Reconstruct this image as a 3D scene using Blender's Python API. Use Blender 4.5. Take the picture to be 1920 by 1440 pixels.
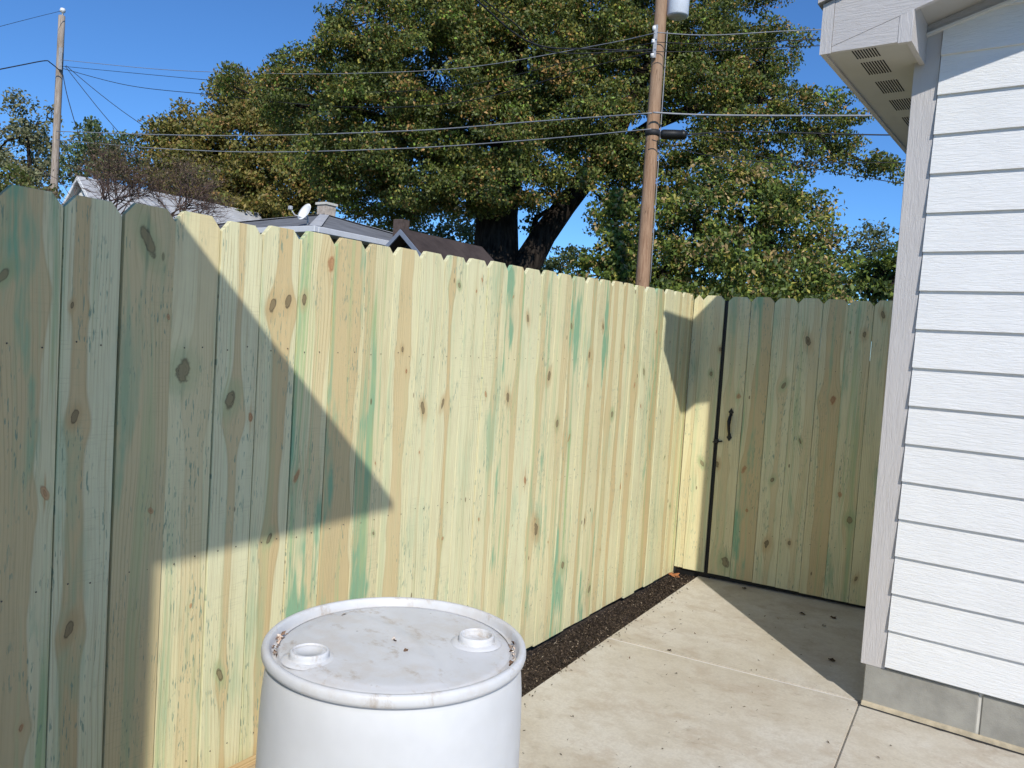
import bpy, bmesh, math, random
import numpy as np
from mathutils import Vector, Matrix
for o in list(bpy.data.objects): bpy.data.objects.remove(o)
R = math.radians
SC = bpy.context.scene
COL = SC.collection
rnd = random.Random(11)
rng = np.random.default_rng(7)

# ------------------------------------------------------------------ camera
CAM = Vector((1.9074, -4.9781, 1.4584))
CR = Vector((0.83155658, 0.5517291, 0.06409877))
CU = Vector((-0.08354289, 0.01014857, 0.9964525))
CF = Vector((-0.54912133, 0.83396163, -0.05453215))
FPX = 1494.9
cd = bpy.data.cameras.new('camera'); cam = bpy.data.objects.new('camera', cd); COL.objects.link(cam)
cd.sensor_width = 36; cd.lens = FPX / 1920 * 36; cd.clip_start = .05; cd.clip_end = 2000
m = Matrix((CR, CU, -CF)).transposed().to_4x4(); m.translation = CAM
cam.matrix_world = m
SC.camera = cam
# ------------------------------------------------------------------ sky, sun, exposure
SUN = Vector((-0.5319, 0.5781, -0.6187)).normalized()      # the way the light travels
elev = math.asin(-SUN.z); az = math.atan2(-SUN.x, -SUN.y)   # where the sun stands
w = bpy.data.worlds.new('World'); SC.world = w; w.use_nodes = True
nt = w.node_tree; bg = nt.nodes['Background']
sky = nt.nodes.new('ShaderNodeTexSky'); sky.sky_type = 'NISHITA'; sky.sun_disc = False
sky.sun_elevation = elev; sky.sun_rotation = az; sky.altitude = 200
sky.air_density = .85; sky.dust_density = 0.; sky.ozone_density = 9.
tint = nt.nodes.new('ShaderNodeMix'); tint.data_type = 'RGBA'; tint.blend_type = 'MULTIPLY'   # camera white balance, the same over the whole sky
tint.inputs[0].default_value = 1.; tint.inputs[7].default_value = (.70, .90, 1.0, 1)
nt.links.new(sky.outputs[0], tint.inputs[6]); nt.links.new(tint.outputs[2], bg.inputs[0]); bg.inputs[1].default_value = .135
ld = bpy.data.lights.new('sun', 'SUN'); ld.energy = 3.75; ld.angle = R(.55); ld.color = (1, .95, .865)
sun = bpy.data.objects.new('sun', ld); COL.objects.link(sun); sun.location = (6, -10, 12)
sun.rotation_euler = SUN.to_track_quat('-Z', 'Y').to_euler()
SC.view_settings.view_transform = 'Standard'; SC.view_settings.look = 'None'
SC.view_settings.exposure = 0.17; SC.view_settings.gamma = 1
SC.cycles.max_bounces = 4; SC.cycles.diffuse_bounces = 3; SC.cycles.glossy_bounces = 2; SC.cycles.transmission_bounces = 2
SC.cycles.use_adaptive_sampling = True; SC.cycles.adaptive_threshold = .02

# ------------------------------------------------------------------ helpers
def at(px, py, d):
    "world point seen at a photo pixel, d metres along the view axis"
    return CAM + (CF + CR * ((px - 960) / FPX) - CU * ((py - 720) / FPX)) * d

class S:
    "a shader value with arithmetic"
    def __init__(s, g, k): s.g = g; s.k = k
    def _m(s, op, *a, clamp=False):
        n = s.g.t.nodes.new('ShaderNodeMath'); n.operation = op; n.use_clamp = clamp
        for i, v in enumerate((s,) + a): s.g.put(n.inputs[i], v)
        return S(s.g, n.outputs[0])
    def __add__(s, o): return s._m('ADD', o)
    def __sub__(s, o): return s._m('SUBTRACT', o)
    def __mul__(s, o): return s._m('MULTIPLY', o)
    def __truediv__(s, o): return s._m('DIVIDE', o)
    __radd__ = __add__; __rmul__ = __mul__
    def __rsub__(s, o): return (s * -1) + o
    def abs(s): return s._m('ABSOLUTE')
    def exp(s): return s._m('EXPONENT')
    def sqrt(s): return s._m('SQRT')
    def max(s, o): return s._m('MAXIMUM', o)
    def min(s, o): return s._m('MINIMUM', o)
    def pow(s, o): return s._m('POWER', o)
    def sin(s): return s._m('SINE')
    def fract(s): return s._m('FRACT')
    def ramp(s, a, b, lo=0., hi=1.):
        n = s.g.t.nodes.new('ShaderNodeMapRange'); n.interpolation_type = 'SMOOTHSTEP'
        for i, v in enumerate((s, a, b, lo, hi)): s.g.put(n.inputs[i], v)
        return S(s.g, n.outputs[0])

class G:
    "a node material"
    def __init__(g, name, rough=.7, spec=.3):
        g.m = bpy.data.materials.new(name); g.m.use_nodes = True; g.t = g.m.node_tree
        g.b = g.t.nodes['Principled BSDF']; g.b.inputs['Roughness'].default_value = rough
        g.b.inputs['Specular IOR Level'].default_value = spec
    def put(g, sock, v):
        if isinstance(v, S): g.t.links.new(v.k, sock)
        elif isinstance(v, (tuple, list)): sock.default_value = tuple(v) + ((1.,) if len(v) == 3 and len(sock.default_value) == 4 else ())
        else: sock.default_value = v
    def co(g, kind='Object'):
        n = g.t.nodes.new('ShaderNodeTexCoord'); return S(g, n.outputs[kind])
    def pos(g):
        n = g.t.nodes.new('ShaderNodeNewGeometry'); return S(g, n.outputs['Position'])
    def rand(g):
        n = g.t.nodes.new('ShaderNodeObjectInfo'); return S(g, n.outputs['Random'])
    def xyz(g, v):
        n = g.t.nodes.new('ShaderNodeSeparateXYZ'); g.put(n.inputs[0], v); return [S(g, o) for o in n.outputs]
    def vec(g, x, y, z):
        n = g.t.nodes.new('ShaderNodeCombineXYZ')
        for i, v in enumerate((x, y, z)): g.put(n.inputs[i], v)
        return S(g, n.outputs[0])
    def noise(g, v, scale=1., detail=2., rough=.5, dist=0.):
        n = g.t.nodes.new('ShaderNodeTexNoise'); g.put(n.inputs['Vector'], v)
        n.inputs['Scale'].default_value = scale; n.inputs['Detail'].default_value = detail
        n.inputs['Roughness'].default_value = rough; n.inputs['Distortion'].default_value = dist
        return S(g, n.outputs['Fac'])
    def voro(g, v, scale=1., rnd_=1., out='Distance'):
        n = g.t.nodes.new('ShaderNodeTexVoronoi'); g.put(n.inputs['Vector'], v)
        n.inputs['Scale'].default_value = scale; n.inputs['Randomness'].default_value = rnd_
        return S(g, n.outputs[out])
    def attr(g, name, kind='OBJECT', out='Vector'):
        n = g.t.nodes.new('ShaderNodeAttribute'); n.attribute_type = kind; n.attribute_name = name
        return S(g, n.outputs[out])
    def mix(g, f, a, b, blend='MIX'):
        n = g.t.nodes.new('ShaderNodeMix'); n.data_type = 'RGBA'; n.blend_type = blend
        g.put(n.inputs[0], f); g.put(n.inputs[6], a); g.put(n.inputs[7], b)
        return S(g, n.outputs[2])
    def bump(g, h, strength=.3, dist=.002):
        n = g.t.nodes.new('ShaderNodeBump'); n.inputs['Strength'].default_value = strength
        n.inputs['Distance'].default_value = dist; g.put(n.inputs['Height'], h)
        g.t.links.new(n.outputs[0], g.b.inputs['Normal'])
    def color(g, c): g.put(g.b.inputs['Base Color'], c); return g
    def set(g, k, v): g.put(g.b.inputs[k], v); return g

def mesh_obj(name, verts, faces, mat=None, parent=None, smooth=False, loc=None):
    me = bpy.data.meshes.new(name); me.from_pydata([tuple(v) for v in verts], [], faces)
    me.validate(); me.update()
    o = bpy.data.objects.new(name, me); COL.objects.link(o)
    if mat: me.materials.append(mat)
    if smooth: me.polygons.foreach_set('use_smooth', [True] * len(me.polygons))
    if parent: o.parent = parent
    if loc is not None: o.location = loc
    return o

def bm_obj(name, bm, mat=None, parent=None, smooth=False, loc=None):
    bmesh.ops.recalc_face_normals(bm, faces=bm.faces)
    me = bpy.data.meshes.new(name); bm.to_mesh(me); bm.free()
    o = bpy.data.objects.new(name, me); COL.objects.link(o)
    if mat: me.materials.append(mat)
    if smooth: me.polygons.foreach_set('use_smooth', [True] * len(me.polygons))
    if parent: o.parent = parent
    if loc is not None: o.location = loc
    return o

def b_box(bm, x0, x1, y0, y1, z0, z1, bev=0):
    r = bmesh.ops.create_cube(bm, size=1)
    for v in r['verts']:
        v.co = Vector((x0 + (v.co.x + .5) * (x1 - x0), y0 + (v.co.y + .5) * (y1 - y0), z0 + (v.co.z + .5) * (z1 - z0)))
    if bev:
        es = list({e for v in r['verts'] for e in v.link_edges})
        bmesh.ops.bevel(bm, geom=es, offset=bev, segments=1, affect='EDGES')

def box(name, x0, x1, y0, y1, z0, z1, mat, parent=None, bev=0):
    bm = bmesh.new(); b_box(bm, x0, x1, y0, y1, z0, z1, bev); return bm_obj(name, bm, mat, parent)

def b_prism(bm, pts, a0, a1, axis='y'):
    "polygon pts (u,v) pushed along an axis"
    def P(u, v, a): return (u, a, v) if axis == 'y' else ((a, u, v) if axis == 'x' else (u, v, a))
    A = [bm.verts.new(P(u, v, a0)) for u, v in pts]; B = [bm.verts.new(P(u, v, a1)) for u, v in pts]
    n = len(pts); bm.faces.new(A); bm.faces.new(B[::-1])
    for i in range(n): bm.faces.new((A[i], B[i], B[(i + 1) % n], A[(i + 1) % n]))

def prism(name, pts, a0, a1, mat, parent=None, axis='y', bev=0):
    bm = bmesh.new(); b_prism(bm, pts, a0, a1, axis)
    if bev: bmesh.ops.bevel(bm, geom=list(bm.edges), offset=bev, segments=1, affect='EDGES')
    return bm_obj(name, bm, mat, parent)

def b_tube(bm, pts, rad, n=6, cap=True):
    "tube through points; rad a number or one per point"
    pts = [Vector(p) for p in pts]; rings = []
    rr = rad if hasattr(rad, '__len__') else [rad] * len(pts)
    up = None
    for i, p in enumerate(pts):
        t = (pts[min(i + 1, len(pts) - 1)] - pts[max(i - 1, 0)]).normalized()
        if up is None:
            up = Vector((0, 0, 1)) if abs(t.z) < .9 else Vector((1, 0, 0))
        a = t.cross(up).normalized(); b = a.cross(t).normalized(); up = b
        rings.append([bm.verts.new(p + (a * math.cos(k * 2 * math.pi / n) + b * math.sin(k * 2 * math.pi / n)) * rr[i]) for k in range(n)])
    for A, B in zip(rings, rings[1:]):
        for k in range(n): bm.faces.new((A[k], A[(k + 1) % n], B[(k + 1) % n], B[k]))
    if cap: bm.faces.new(rings[0][::-1]); bm.faces.new(rings[-1])

def tube(name, pts, rad, mat, parent=None, n=6, smooth=True):
    bm = bmesh.new(); b_tube(bm, pts, rad, n); return bm_obj(name, bm, mat, parent, smooth)

def b_lathe(bm, prof, n=48, c=(0, 0, 0), close=False):
    rings = []
    for r, z in prof:
        if r < 1e-5: rings.append([bm.verts.new((c[0], c[1], c[2] + z))])
        else: rings.append([bm.verts.new((c[0] + r * math.cos(k * 2 * math.pi / n), c[1] + r * math.sin(k * 2 * math.pi / n), c[2] + z)) for k in range(n)])
    if close: rings.append(rings[0])
    for A, B in zip(rings, rings[1:]):
        for k in range(n):
            a, b = A[k % len(A)], A[(k + 1) % len(A)]; c2, d = B[(k + 1) % len(B)], B[k % len(B)]
            vs = []
            for v in (a, b, c2, d):
                if v not in vs: vs.append(v)
            if len(vs) > 2: bm.faces.new(vs)

def lathe(name, prof, mat, parent=None, n=48, c=(0, 0, 0), smooth=True, close=False):
    bm = bmesh.new(); b_lathe(bm, prof, n, c, close); return bm_obj(name, bm, mat, parent, smooth)

def empty(name, loc=(0, 0, 0), rz=0):
    o = bpy.data.objects.new(name, None); COL.objects.link(o); o.location = loc; o.rotation_euler = (0, 0, rz)
    o.empty_display_size = .1
    return o

def tag(o, label, cat, group=None):
    o['label'] = label; o['category'] = cat
    if group: o['group'] = group
    return o

def struct(o): o['kind'] = 'structure'; return o
def stuff(o): o['kind'] = 'stuff'; return o

# ------------------------------------------------------------------ materials
def plain(name, c, rough=.7, spec=.3, var=.12, scale=6., bump=0., bscale=60.):
    g = G(name, rough, spec); p = g.co()
    n = g.noise(p, scale, 4, .6)
    g.color(g.mix(n.ramp(.25, .75), tuple(x * (1 - var) for x in c), tuple(min(1, x * (1 + var)) for x in c)))
    if bump: g.bump(g.noise(p, bscale, 3), bump, .003)
    return g.m

def wood_material():
    g = G('treated_pine', .72, .25)
    x, y, z = g.xyz(g.co())
    seed = g.rand() * 91.
    tone = g.xyz(g.attr('tone')); heart = g.xyz(g.attr('heart'))
    knots = [g.xyz(g.attr('knot_' + s)) for s in 'abc']
    kinds = g.xyz(g.attr('knot_kind'))
    warp = None; es = []
    for kx, kz, kr in knots:
        dx = x - kx; dz = z - kz; r = kr.max(.0005)
        e = ((dx * dx / (r * r * 5.)) + (dz * dz / (r * r * 16.))) * -1.
        e = e.exp() * kr.ramp(.0005, .003)
        es.append(e); t = dx * e * -.75
        warp = t if warp is None else warp + t
    low = g.noise(g.vec(x * 3., seed, z * 1.1), 1., 2) - .5
    xw = x + warp + low * .05
    # broad bands: sapwood against heartwood
    edge = g.noise(g.vec(seed, x * 1.5, z * 1.7), 1., 3, .55) - .5
    sumE = es[0] + es[1] + es[2]
    fray = g.noise(g.vec(x * 55., seed + 70., z * 9.), 1., 3, .6) - .5
    hw = heart[1] * (1. + edge * 1.9) + fray * .006
    for kx, kz, kr in knots:
        dz = z - kz + kr * 2.; hw = hw + ((dz * dz / (kr * kr * 34. + .00001)) * -1.).exp() * kr * 1.25
    hd = (x - heart[0] + low * .07).abs()
    hm = (hw - hd).ramp(-.0025, .003) * heart[2]
    hl = (hw - hd).abs().ramp(0., .006, 1., 0.) * heart[2] * .45
    fine = g.noise(g.vec(xw * 240., seed, z * 4.), 1., 5, .68)
    ring = g.noise(g.vec(xw * 70., seed + 5., z * .9), 1., 2, .5)
    arch = g.noise(g.vec(x * 7., seed + 41., z * .55), 1., 2, .5)
    line = ((xw * 640.) + arch * 60. + seed).sin().ramp(.55, .95) * g.noise(g.vec(x * 12., seed + 2., z * 2.), 1., 2).ramp(.38, .62)
    sap = g.mix(tone[0], (.79, .685, .385), (.73, .71, .455))
    hrt = g.mix(ring, (.52, .36, .165), (.69, .515, .26))
    c = g.mix(hm * .80, sap, hrt)
    c = g.mix(hl, c, (.47, .33, .16))
    c = g.mix(ring.ramp(.50, .8) * .34, c, (.56, .45, .235))
    c = g.mix(line * .40, c, (.45, .34, .165))
    saw = g.noise(g.vec(x * 14., seed + 80., z * 260.), 1., 2, .5).ramp(.55, .7) * g.noise(g.vec(x * 5., seed + 81., z * 2.2), 1., 2).ramp(.50, .66)
    c = g.mix(saw * .22, c, (.40, .36, .22))
    spl = (g.noise(g.vec(xw * 95., seed + 90., z * .9), 1., 1, .5) - .5).abs().ramp(0., .006, 1., 0.) * g.noise(g.vec(x * 9., seed + 91., z * 1.3), 1., 1).ramp(.62, .70)
    c = g.mix(spl * .75, c, (.22, .17, .09))
    # green of the preservative, in long streaks
    gs = g.noise(g.vec(xw * 26., seed + 9., z * .75), 1., 3, .6)
    gb = g.noise(g.vec(x * 9., seed + 17., z * 1.6), 1., 4, .65)
    gm = (gs.ramp(.50, .72) * .75 + gb.ramp(.54, .70) * .75).min(1.) * (tone[2] * 1.55 + .14) * (fine * .6 + .7)
    c = g.mix(gm.min(1.), c, g.mix(gb.ramp(.35, .65), (.45, .55, .27), (.27, .46, .28)))
    # short dark pores
    po = g.noise(g.vec(x * 230., seed, z * 30.), 1., 2, .5).ramp(.60, .68)
    pm = g.noise(g.vec(x * 14., seed + 3., z * 4.), 1., 2).ramp(.46, .62)
    c = g.mix(po * pm * .85, c, (.22, .32, .23))
    c = g.mix(fine.ramp(.50, .72) * .46, c, (.43, .35, .18))
    # pin knots, scuffs, grime
    pv = g.voro(g.vec(x * 9. + seed, seed, z * 3.4), 1.)
    c = g.mix(pv.ramp(.028, .05, 1., 0.) * .8, c, (.17, .12, .06))
    sc = g.noise(g.vec(x * 40., seed + 30., z * 5.), 1., 5, .7).ramp(.66, .78)
    c = g.mix(sc * .42, c, (.33, .27, .17))
    gr = g.noise(g.vec(x * 6., seed + 60., z * 3.), 1., 5, .65)
    c = g.mix(gr.ramp(.50, .75) * .26, c, (.50, .44, .28))
    # knots
    wob = (g.noise(g.vec(x * 45., seed, z * 45.), 1., 3) - .5) * 1.15
    kmax = None
    for (kx, kz, kr), kind, e in zip(knots, kinds, es):
        h1 = (kr * 5237.).fract(); h2 = (kr * 9173.).fract()
        dx = x - kx; dz = z - kz + dx * (h2 * 2.4 - 1.2); r = kr.max(.0005); on = kr.ramp(.0005, .003)
        d = ((dx * dx / (r * r)) + (dz * dz / (r * r * (1.1 + h1 * 2.6)))).sqrt() + wob
        halo = d.ramp(1.0, 3.2, 1., 0.) * on
        c = g.mix(halo * (gb * 1.3).min(1.) * kind.ramp(0., .6, 1., .35), c, g.mix(h1.ramp(.4, .6), (.40, .46, .24), (.52, .38, .19)))
        st = (dx.abs() / (r * .22 + dz.abs() * .012)).ramp(.3, 1.2, 1., 0.) * (dz.abs() / (r * (4. + h1 * 5.))).ramp(.3, 1., 1., 0.) * on
        c = g.mix(st * h2 * .8, c, g.mix(kind, (.28, .34, .20), (.52, .33, .15)))
        rg = g.noise(g.vec(d * 2.6, h1 * 9., dx * 40.), 1., 3)
        rim = (d - .86).abs().ramp(.0, .22, 1., 0.)
        kc = g.mix(kind, g.mix((rim + rg.ramp(.58, .68)).min(1.), (.25, .195, .105), (.08, .06, .034)), g.mix(rg.ramp(.3, .7), (.33, .16, .075), (.56, .33, .16)))
        kk = d.ramp(.72, 1.15, 1., 0.) * on
        c = g.mix(kk * (.72 + h1 * .26), c, kc)
        kmax = kk if kmax is None else kmax.max(kk)
    c = g.mix(1., c, g.vec(tone[1], tone[1], tone[1]), 'MULTIPLY')
    g.color(c)
    g.bump(fine * .7 + ring * .5 + line * .3 + kmax * .5 - po * pm * .6, .5, .0022)
    return g.m
M_WOOD = wood_material()

def siding_material(name, c, axis):
    g = G(name, .42, .4); x, y, z = g.xyz(g.co())
    s = g.rand() * 40.
    if axis == 'x': v = g.vec(x * 11. + s, s, z * 120.); v2 = g.vec(x * 30. + s, s, z * 150.)
    elif axis == 'y': v = g.vec(y * 9. + s, s, z * 85.); v2 = g.vec(y * 30. + s, s, z * 150.)
    else: v = g.vec(x * 110. + s, s, z * 10.); v2 = g.vec(x * 150. + s, s, z * 30.)
    n = g.noise(v, 1., 4, .6, 1.2); n2 = g.noise(v2, 1., 2)
    dirt = g.noise(g.vec(x * 5., y * 5., z * 5.), 1., 5, .6)
    g.color(g.mix(dirt.ramp(.35, .8) * .5, c, tuple(k * .9 for k in c)))
    g.bump(n.ramp(.35, .62) + n2 * .4, .55, .0016)
    return g.m
M_SIDE = siding_material('white_siding', (.775, .775, .765), 'x')
M_SIDEY = siding_material('white_siding_side', (.775, .775, .765), 'y')
M_TRIM = siding_material('grey_trim', (.525, .50, .485), 'z')
M_TRIMX = siding_material('grey_trim_level', (.525, .50, .485), 'x')
M_SOFFIT = plain('soffit_paint', (.47, .455, .42), .6, .3, .04)
M_DARK = plain('vent_dark', (.015, .015, .015), .9, .1)
M_CAULK = plain('caulk', (.72, .71, .68), .6, .3, .05)

def concrete_material():
    g = G('concrete', .85, .2); p = g.pos(); x, y, z = g.xyz(p)
    a = g.noise(p, 1.1, 5, .62, .4); b = g.noise(g.vec(x * 3.4, y * 4.2, z), 1., 8, .74, .3)
    f = g.noise(p, 85., 4, .65); q = g.noise(g.vec(x * 12., y * 17., z), 1., 6, .72, .3); h = g.noise(p, 6.5, 8, .75, .2)
    c = g.mix(a.ramp(.30, .68), (.535, .48, .38), (.62, .585, .515))
    c = g.mix(h.ramp(.42, .62) * .50, c, (.445, .385, .295))
    c = g.mix(b.ramp(.50, .64) * .50, c, (.41, .33, .245))
    c = g.mix(q.ramp(.56, .70) * .50 * a.ramp(.65, .40), c, (.27, .225, .165))
    c = g.mix(f.ramp(.3, .75) * .34, c, (.36, .33, .28))
    sp = g.voro(p, 26.).ramp(.05, .09, 1., 0.) * g.noise(p, 3.1, 2).ramp(.5, .62)
    c = g.mix(sp * .55, c, (.15, .12, .09))
    g.color(c); g.bump(f * .6 + q * .4, .35, .002)
    return g.m
M_CONC = concrete_material()
M_JOINTLIT = plain('joint_lit_edge', (.66, .64, .60), .8, .2, .06, 20)
M_BLOCK = plain('grey_block', (.31, .30, .265), .9, .2, .16, 9., .5, 220.)
M_MORTAR = plain('pale_mortar', (.58, .56, .50), .9, .2, .1, 20, .3)
M_SEALSTRIP = plain('tan_strip', (.44, .375, .265), .8, .2, .2, 25, .3)
M_TAR = plain('tar_seam', (.03, .03, .032), .7, .3)
M_SOIL = plain('soil', (.055, .043, .034), .95, .1, .4, 30, .9, 90.)
M_STEEL = plain('black_steel', (.012, .012, .012), .45, .4, .2)
M_GALV = plain('galvanised', (.42, .43, .45), .45, .5, .15, 20)

def lum_material():
    g = G('pale_lumber', .75, .2); x, y, z = g.xyz(g.co()); s = g.rand() * 30.
    n = g.noise(g.vec(x * 150., y * 3., z * 150.), 1., 4, .6); g.color(g.mix(n.ramp(.35, .75), (.64, .48, .27), (.42, .27, .12)))
    g.bump(n, .4, .002); return g.m
M_LUMBER = lum_material()

# ------------------------------------------------------------------ ground
g = G('rough_grass', .95, .1); p_ = g.pos(); n_ = g.noise(p_, 1.2, 6, .7)
g.color(g.mix(n_.ramp(.3, .7), (.07, .085, .03), (.16, .14, .075))); M_GRASS = g.m
ring_n = 48
gv = [(0, 0, -.06)] + [(600 * math.cos(i * 2 * math.pi / ring_n), 600 * math.sin(i * 2 * math.pi / ring_n), -.06) for i in range(ring_n)]
struct(mesh_obj('ground', gv, [(0, i + 1, (i + 1) % ring_n + 1) for i in range(ring_n)], M_GRASS))

def mx(y): return .157 - .0392 * y          # the edge of the concrete beside the mulch
def slab(pts):
    bm = bmesh.new(); b_prism(bm, pts, -.11, 0., 'z')
    es = [e for e in bm.edges if all(abs(v.co.z) < 1e-4 for v in e.verts)]
    bmesh.ops.bevel(bm, geom=es, offset=.005, segments=2, affect='EDGES')
    return struct(bm_obj('concrete_slab', bm, M_CONC))
JL, JR = (mx(-1.378), -1.378), (1.372, -1.287)
gp = .0065
slab([(mx(.9), .9), (JL[0] + .0, JL[1] + gp), (JR[0] + .10, JR[1] + gp + .008), (1.50, .9)])
slab([(JL[0], JL[1] - gp), (mx(-6.), -6.), (1.602, -6.), (1.379 - .0015, -1.287 - gp)])
slab([(1.379 + .0015, -1.287 - gp), (1.605, -6.), (5.6, -6.), (5.6, -1.50), (1.40, -1.290 - gp)])
jg = mesh_obj('joint_lit_strip', [(JL[0], JL[1] - gp, -.004), (JR[0], JR[1] - gp, -.004), (JR[0], JR[1] + gp, -.004), (JL[0], JL[1] + gp, -.004)], [(0, 1, 2, 3)], M_JOINTLIT); struct(jg)  # pale strip whose colour stands in for the groove's sunlit edge

# mulch bed
NX, NY = 10, 130
mv, mf = [], []
for j in range(NY + 1):
    y = -6. + 6.25 * j / NY
    for i in range(NX + 1):
        t = i / NX; x = -.05 + (mx(y) + .055) * t
        mv.append((x, y, -.034 + .014 * rnd.random() + .010 * math.sin(y * 5 + i)))
for j in range(NY):
    for i in range(NX):
        a = j * (NX + 1) + i; mf.append((a, a + 1, a + NX + 2, a + NX + 1))
struct(mesh_obj('mulch_bed', mv, mf, M_SOIL, smooth=True))

def color_cards(name, P, size, pal, wts, mat, up=.4, aspect=.55, fold=.25, parent=None, outward=None, out_w=.5, jitter=.42):
    "many small folded leaf faces in one mesh, with a colour of its own for each"
    N = len(P); nrm = rng.normal(size=(N, 3)); nrm /= np.linalg.norm(nrm, axis=1)[:, None]
    nrm[:, 2] = np.abs(nrm[:, 2]) * .6 + up * rng.random(N)
    if outward is not None: nrm += outward * out_w
    nrm /= np.linalg.norm(nrm, axis=1)[:, None]
    t = rng.normal(size=(N, 3)); t[:, 2] -= .5; t -= (t * nrm).sum(1)[:, None] * nrm; t /= np.linalg.norm(t, axis=1)[:, None]
    s = np.cross(nrm, t); L = size * (1 - jitter + 2 * jitter * rng.random(N))[:, None]
    V = np.empty((N, 4, 3)); V[:, 0] = P - t * L * .5; V[:, 2] = P + t * L * .5
    f = fold * L; V[:, 1] = P + s * L * aspect * .5 + nrm * f * .4 - t * L * .05; V[:, 3] = P - s * L * aspect * .5 + nrm * f * .4 - t * L * .05
    me = bpy.data.meshes.new(name); me.vertices.add(N * 4); me.vertices.foreach_set('co', V.reshape(-1))
    me.loops.add(N * 6); me.polygons.add(N * 2)
    b = (np.arange(N) * 4)[:, None]; idx = (b + np.array([[0, 1, 2, 0, 2, 3]])).reshape(-1)
    me.loops.foreach_set('vertex_index', idx.astype(np.int32))
    me.polygons.foreach_set('loop_start', (np.arange(N * 2) * 3).astype(np.int32))
    me.polygons.foreach_set('loop_total', np.full(N * 2, 3, dtype=np.int32))
    me.update(calc_edges=True)
    pal = np.array(pal); wts = np.array(wts, dtype=float)
    if wts.ndim == 1: k = rng.choice(len(pal), N, p=wts / wts.sum())
    else:
        cs = np.cumsum(wts / wts.sum(1)[:, None], 1); k = (rng.random(N)[:, None] > cs).sum(1).clip(0, len(pal) - 1)
    c = pal[k] * (.5 + 1.0 * rng.random(N))[:, None]
    A = np.ones((N, 4, 4)); A[:, :, :3] = c[:, None, :]
    at_ = me.color_attributes.new('leaf_color', 'FLOAT_COLOR', 'POINT'); at_.data.foreach_set('color', A.reshape(-1))
    me.materials.append(mat)
    o = bpy.data.objects.new(name, me); COL.objects.link(o)
    if parent: o.parent = parent
    return o

def leaf_material(name, trans=.35, rough=.5, spec=.35):
    g = G(name, rough, spec); a = g.attr('leaf_color', 'GEOMETRY', 'Color'); g.color(a)
    tr = g.t.nodes.new('ShaderNodeBsdfTranslucent'); g.t.links.new(g.mix(.5, a, (.20, .22, .03)).k, tr.inputs[0])
    mx_ = g.t.nodes.new('ShaderNodeMixShader'); mx_.inputs[0].default_value = trans
    g.t.links.new(g.b.outputs[0], mx_.inputs[1]); g.t.links.new(tr.outputs[0], mx_.inputs[2])
    g.t.links.new(mx_.outputs[0], g.t.nodes['Material Output'].inputs[0]); return g.m
M_LEAF = leaf_material('leaf')
M_CHIP = leaf_material('chip', 0.0, .9, .1)

n = 34000
yy = -6 + 6.2 * rng.random(n); xx = .002 + (np.array([mx(y) for y in yy]) - .002) * rng.random(n)
P = np.stack([xx, yy, -.022 + .016 * rng.random(n)], 1)
stuff(color_cards('mulch_chips', P, .0125, [(.05, .038, .03), (.085, .062, .045), (.035, .028, .024), (.16, .12, .085), (.34, .28, .21)], [4, 3, 3, 1, .22], M_CHIP, .9, .32, .25))
n = 150
sp = rng.random((n, 2)); yy = -.3 - 4.2 * sp[:, 0]; xx = .3 + 1.3 * sp[:, 1] ** 1.2
k = (xx < 1.36) | (yy < -1.5); xx, yy = xx[k], yy[k]
n2 = 220; y2 = -.1 - 4. * rng.random(n2); x2 = np.array([mx(y) for y in y2]) + np.abs(rng.normal(size=n2)) * .03
P = np.stack([np.concatenate([xx, x2]), np.concatenate([yy, y2]), np.full(len(xx) + n2, .004)], 1)
stuff(color_cards('ground_litter', P, .013, [(.10, .075, .05), (.17, .12, .08), (.05, .04, .03)], [3, 2, 2], M_CHIP, 2.5, .35, .3))

# ------------------------------------------------------------------ fence
W = .1415; GAP = .0028; TH = .016
def picket_mesh(w, h, top=True):
    hw = w / 2; c = .027
    pts = [(-hw, 0), (hw, 0), (hw, h - .031), (hw - c, h), (-hw + c, h), (-hw, h - .031)]
    bm = bmesh.new(); b_prism(bm, pts, 0, TH, 'y')
    bmesh.ops.bevel(bm, geom=[e for e in bm.edges if abs(e.verts[0].co.y - e.verts[1].co.y) < 1e-6], offset=.0009, segments=1, affect='EDGES')
    bmesh.ops.recalc_face_normals(bm, faces=bm.faces)
    me = bpy.data.meshes.new('picket'); bm.to_mesh(me); bm.free(); me.materials.append(M_WOOD); return me

def picket(parent, mesh, loc, rz, tone, heart, knots):
    o = bpy.data.objects.new('picket', mesh); COL.objects.link(o); o.parent = parent
    o.location = loc; o.rotation_euler = (rnd.gauss(0, .0008), rnd.gauss(0, .0004), rz + rnd.gauss(0, .003))
    o['tone'] = [float(v) for v in tone]; o['heart'] = [float(v) for v in heart]
    kk = []
    for i, s in enumerate('abc'):
        if i < len(knots): o['knot_' + s] = [float(knots[i][0]), float(knots[i][1]), float(knots[i][2])]; kk.append(float(min(knots[i][3], 1)))
        else: o['knot_' + s] = [0., -9., 0.]; kk.append(0.)
    o['knot_kind'] = kk
    return o

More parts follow.
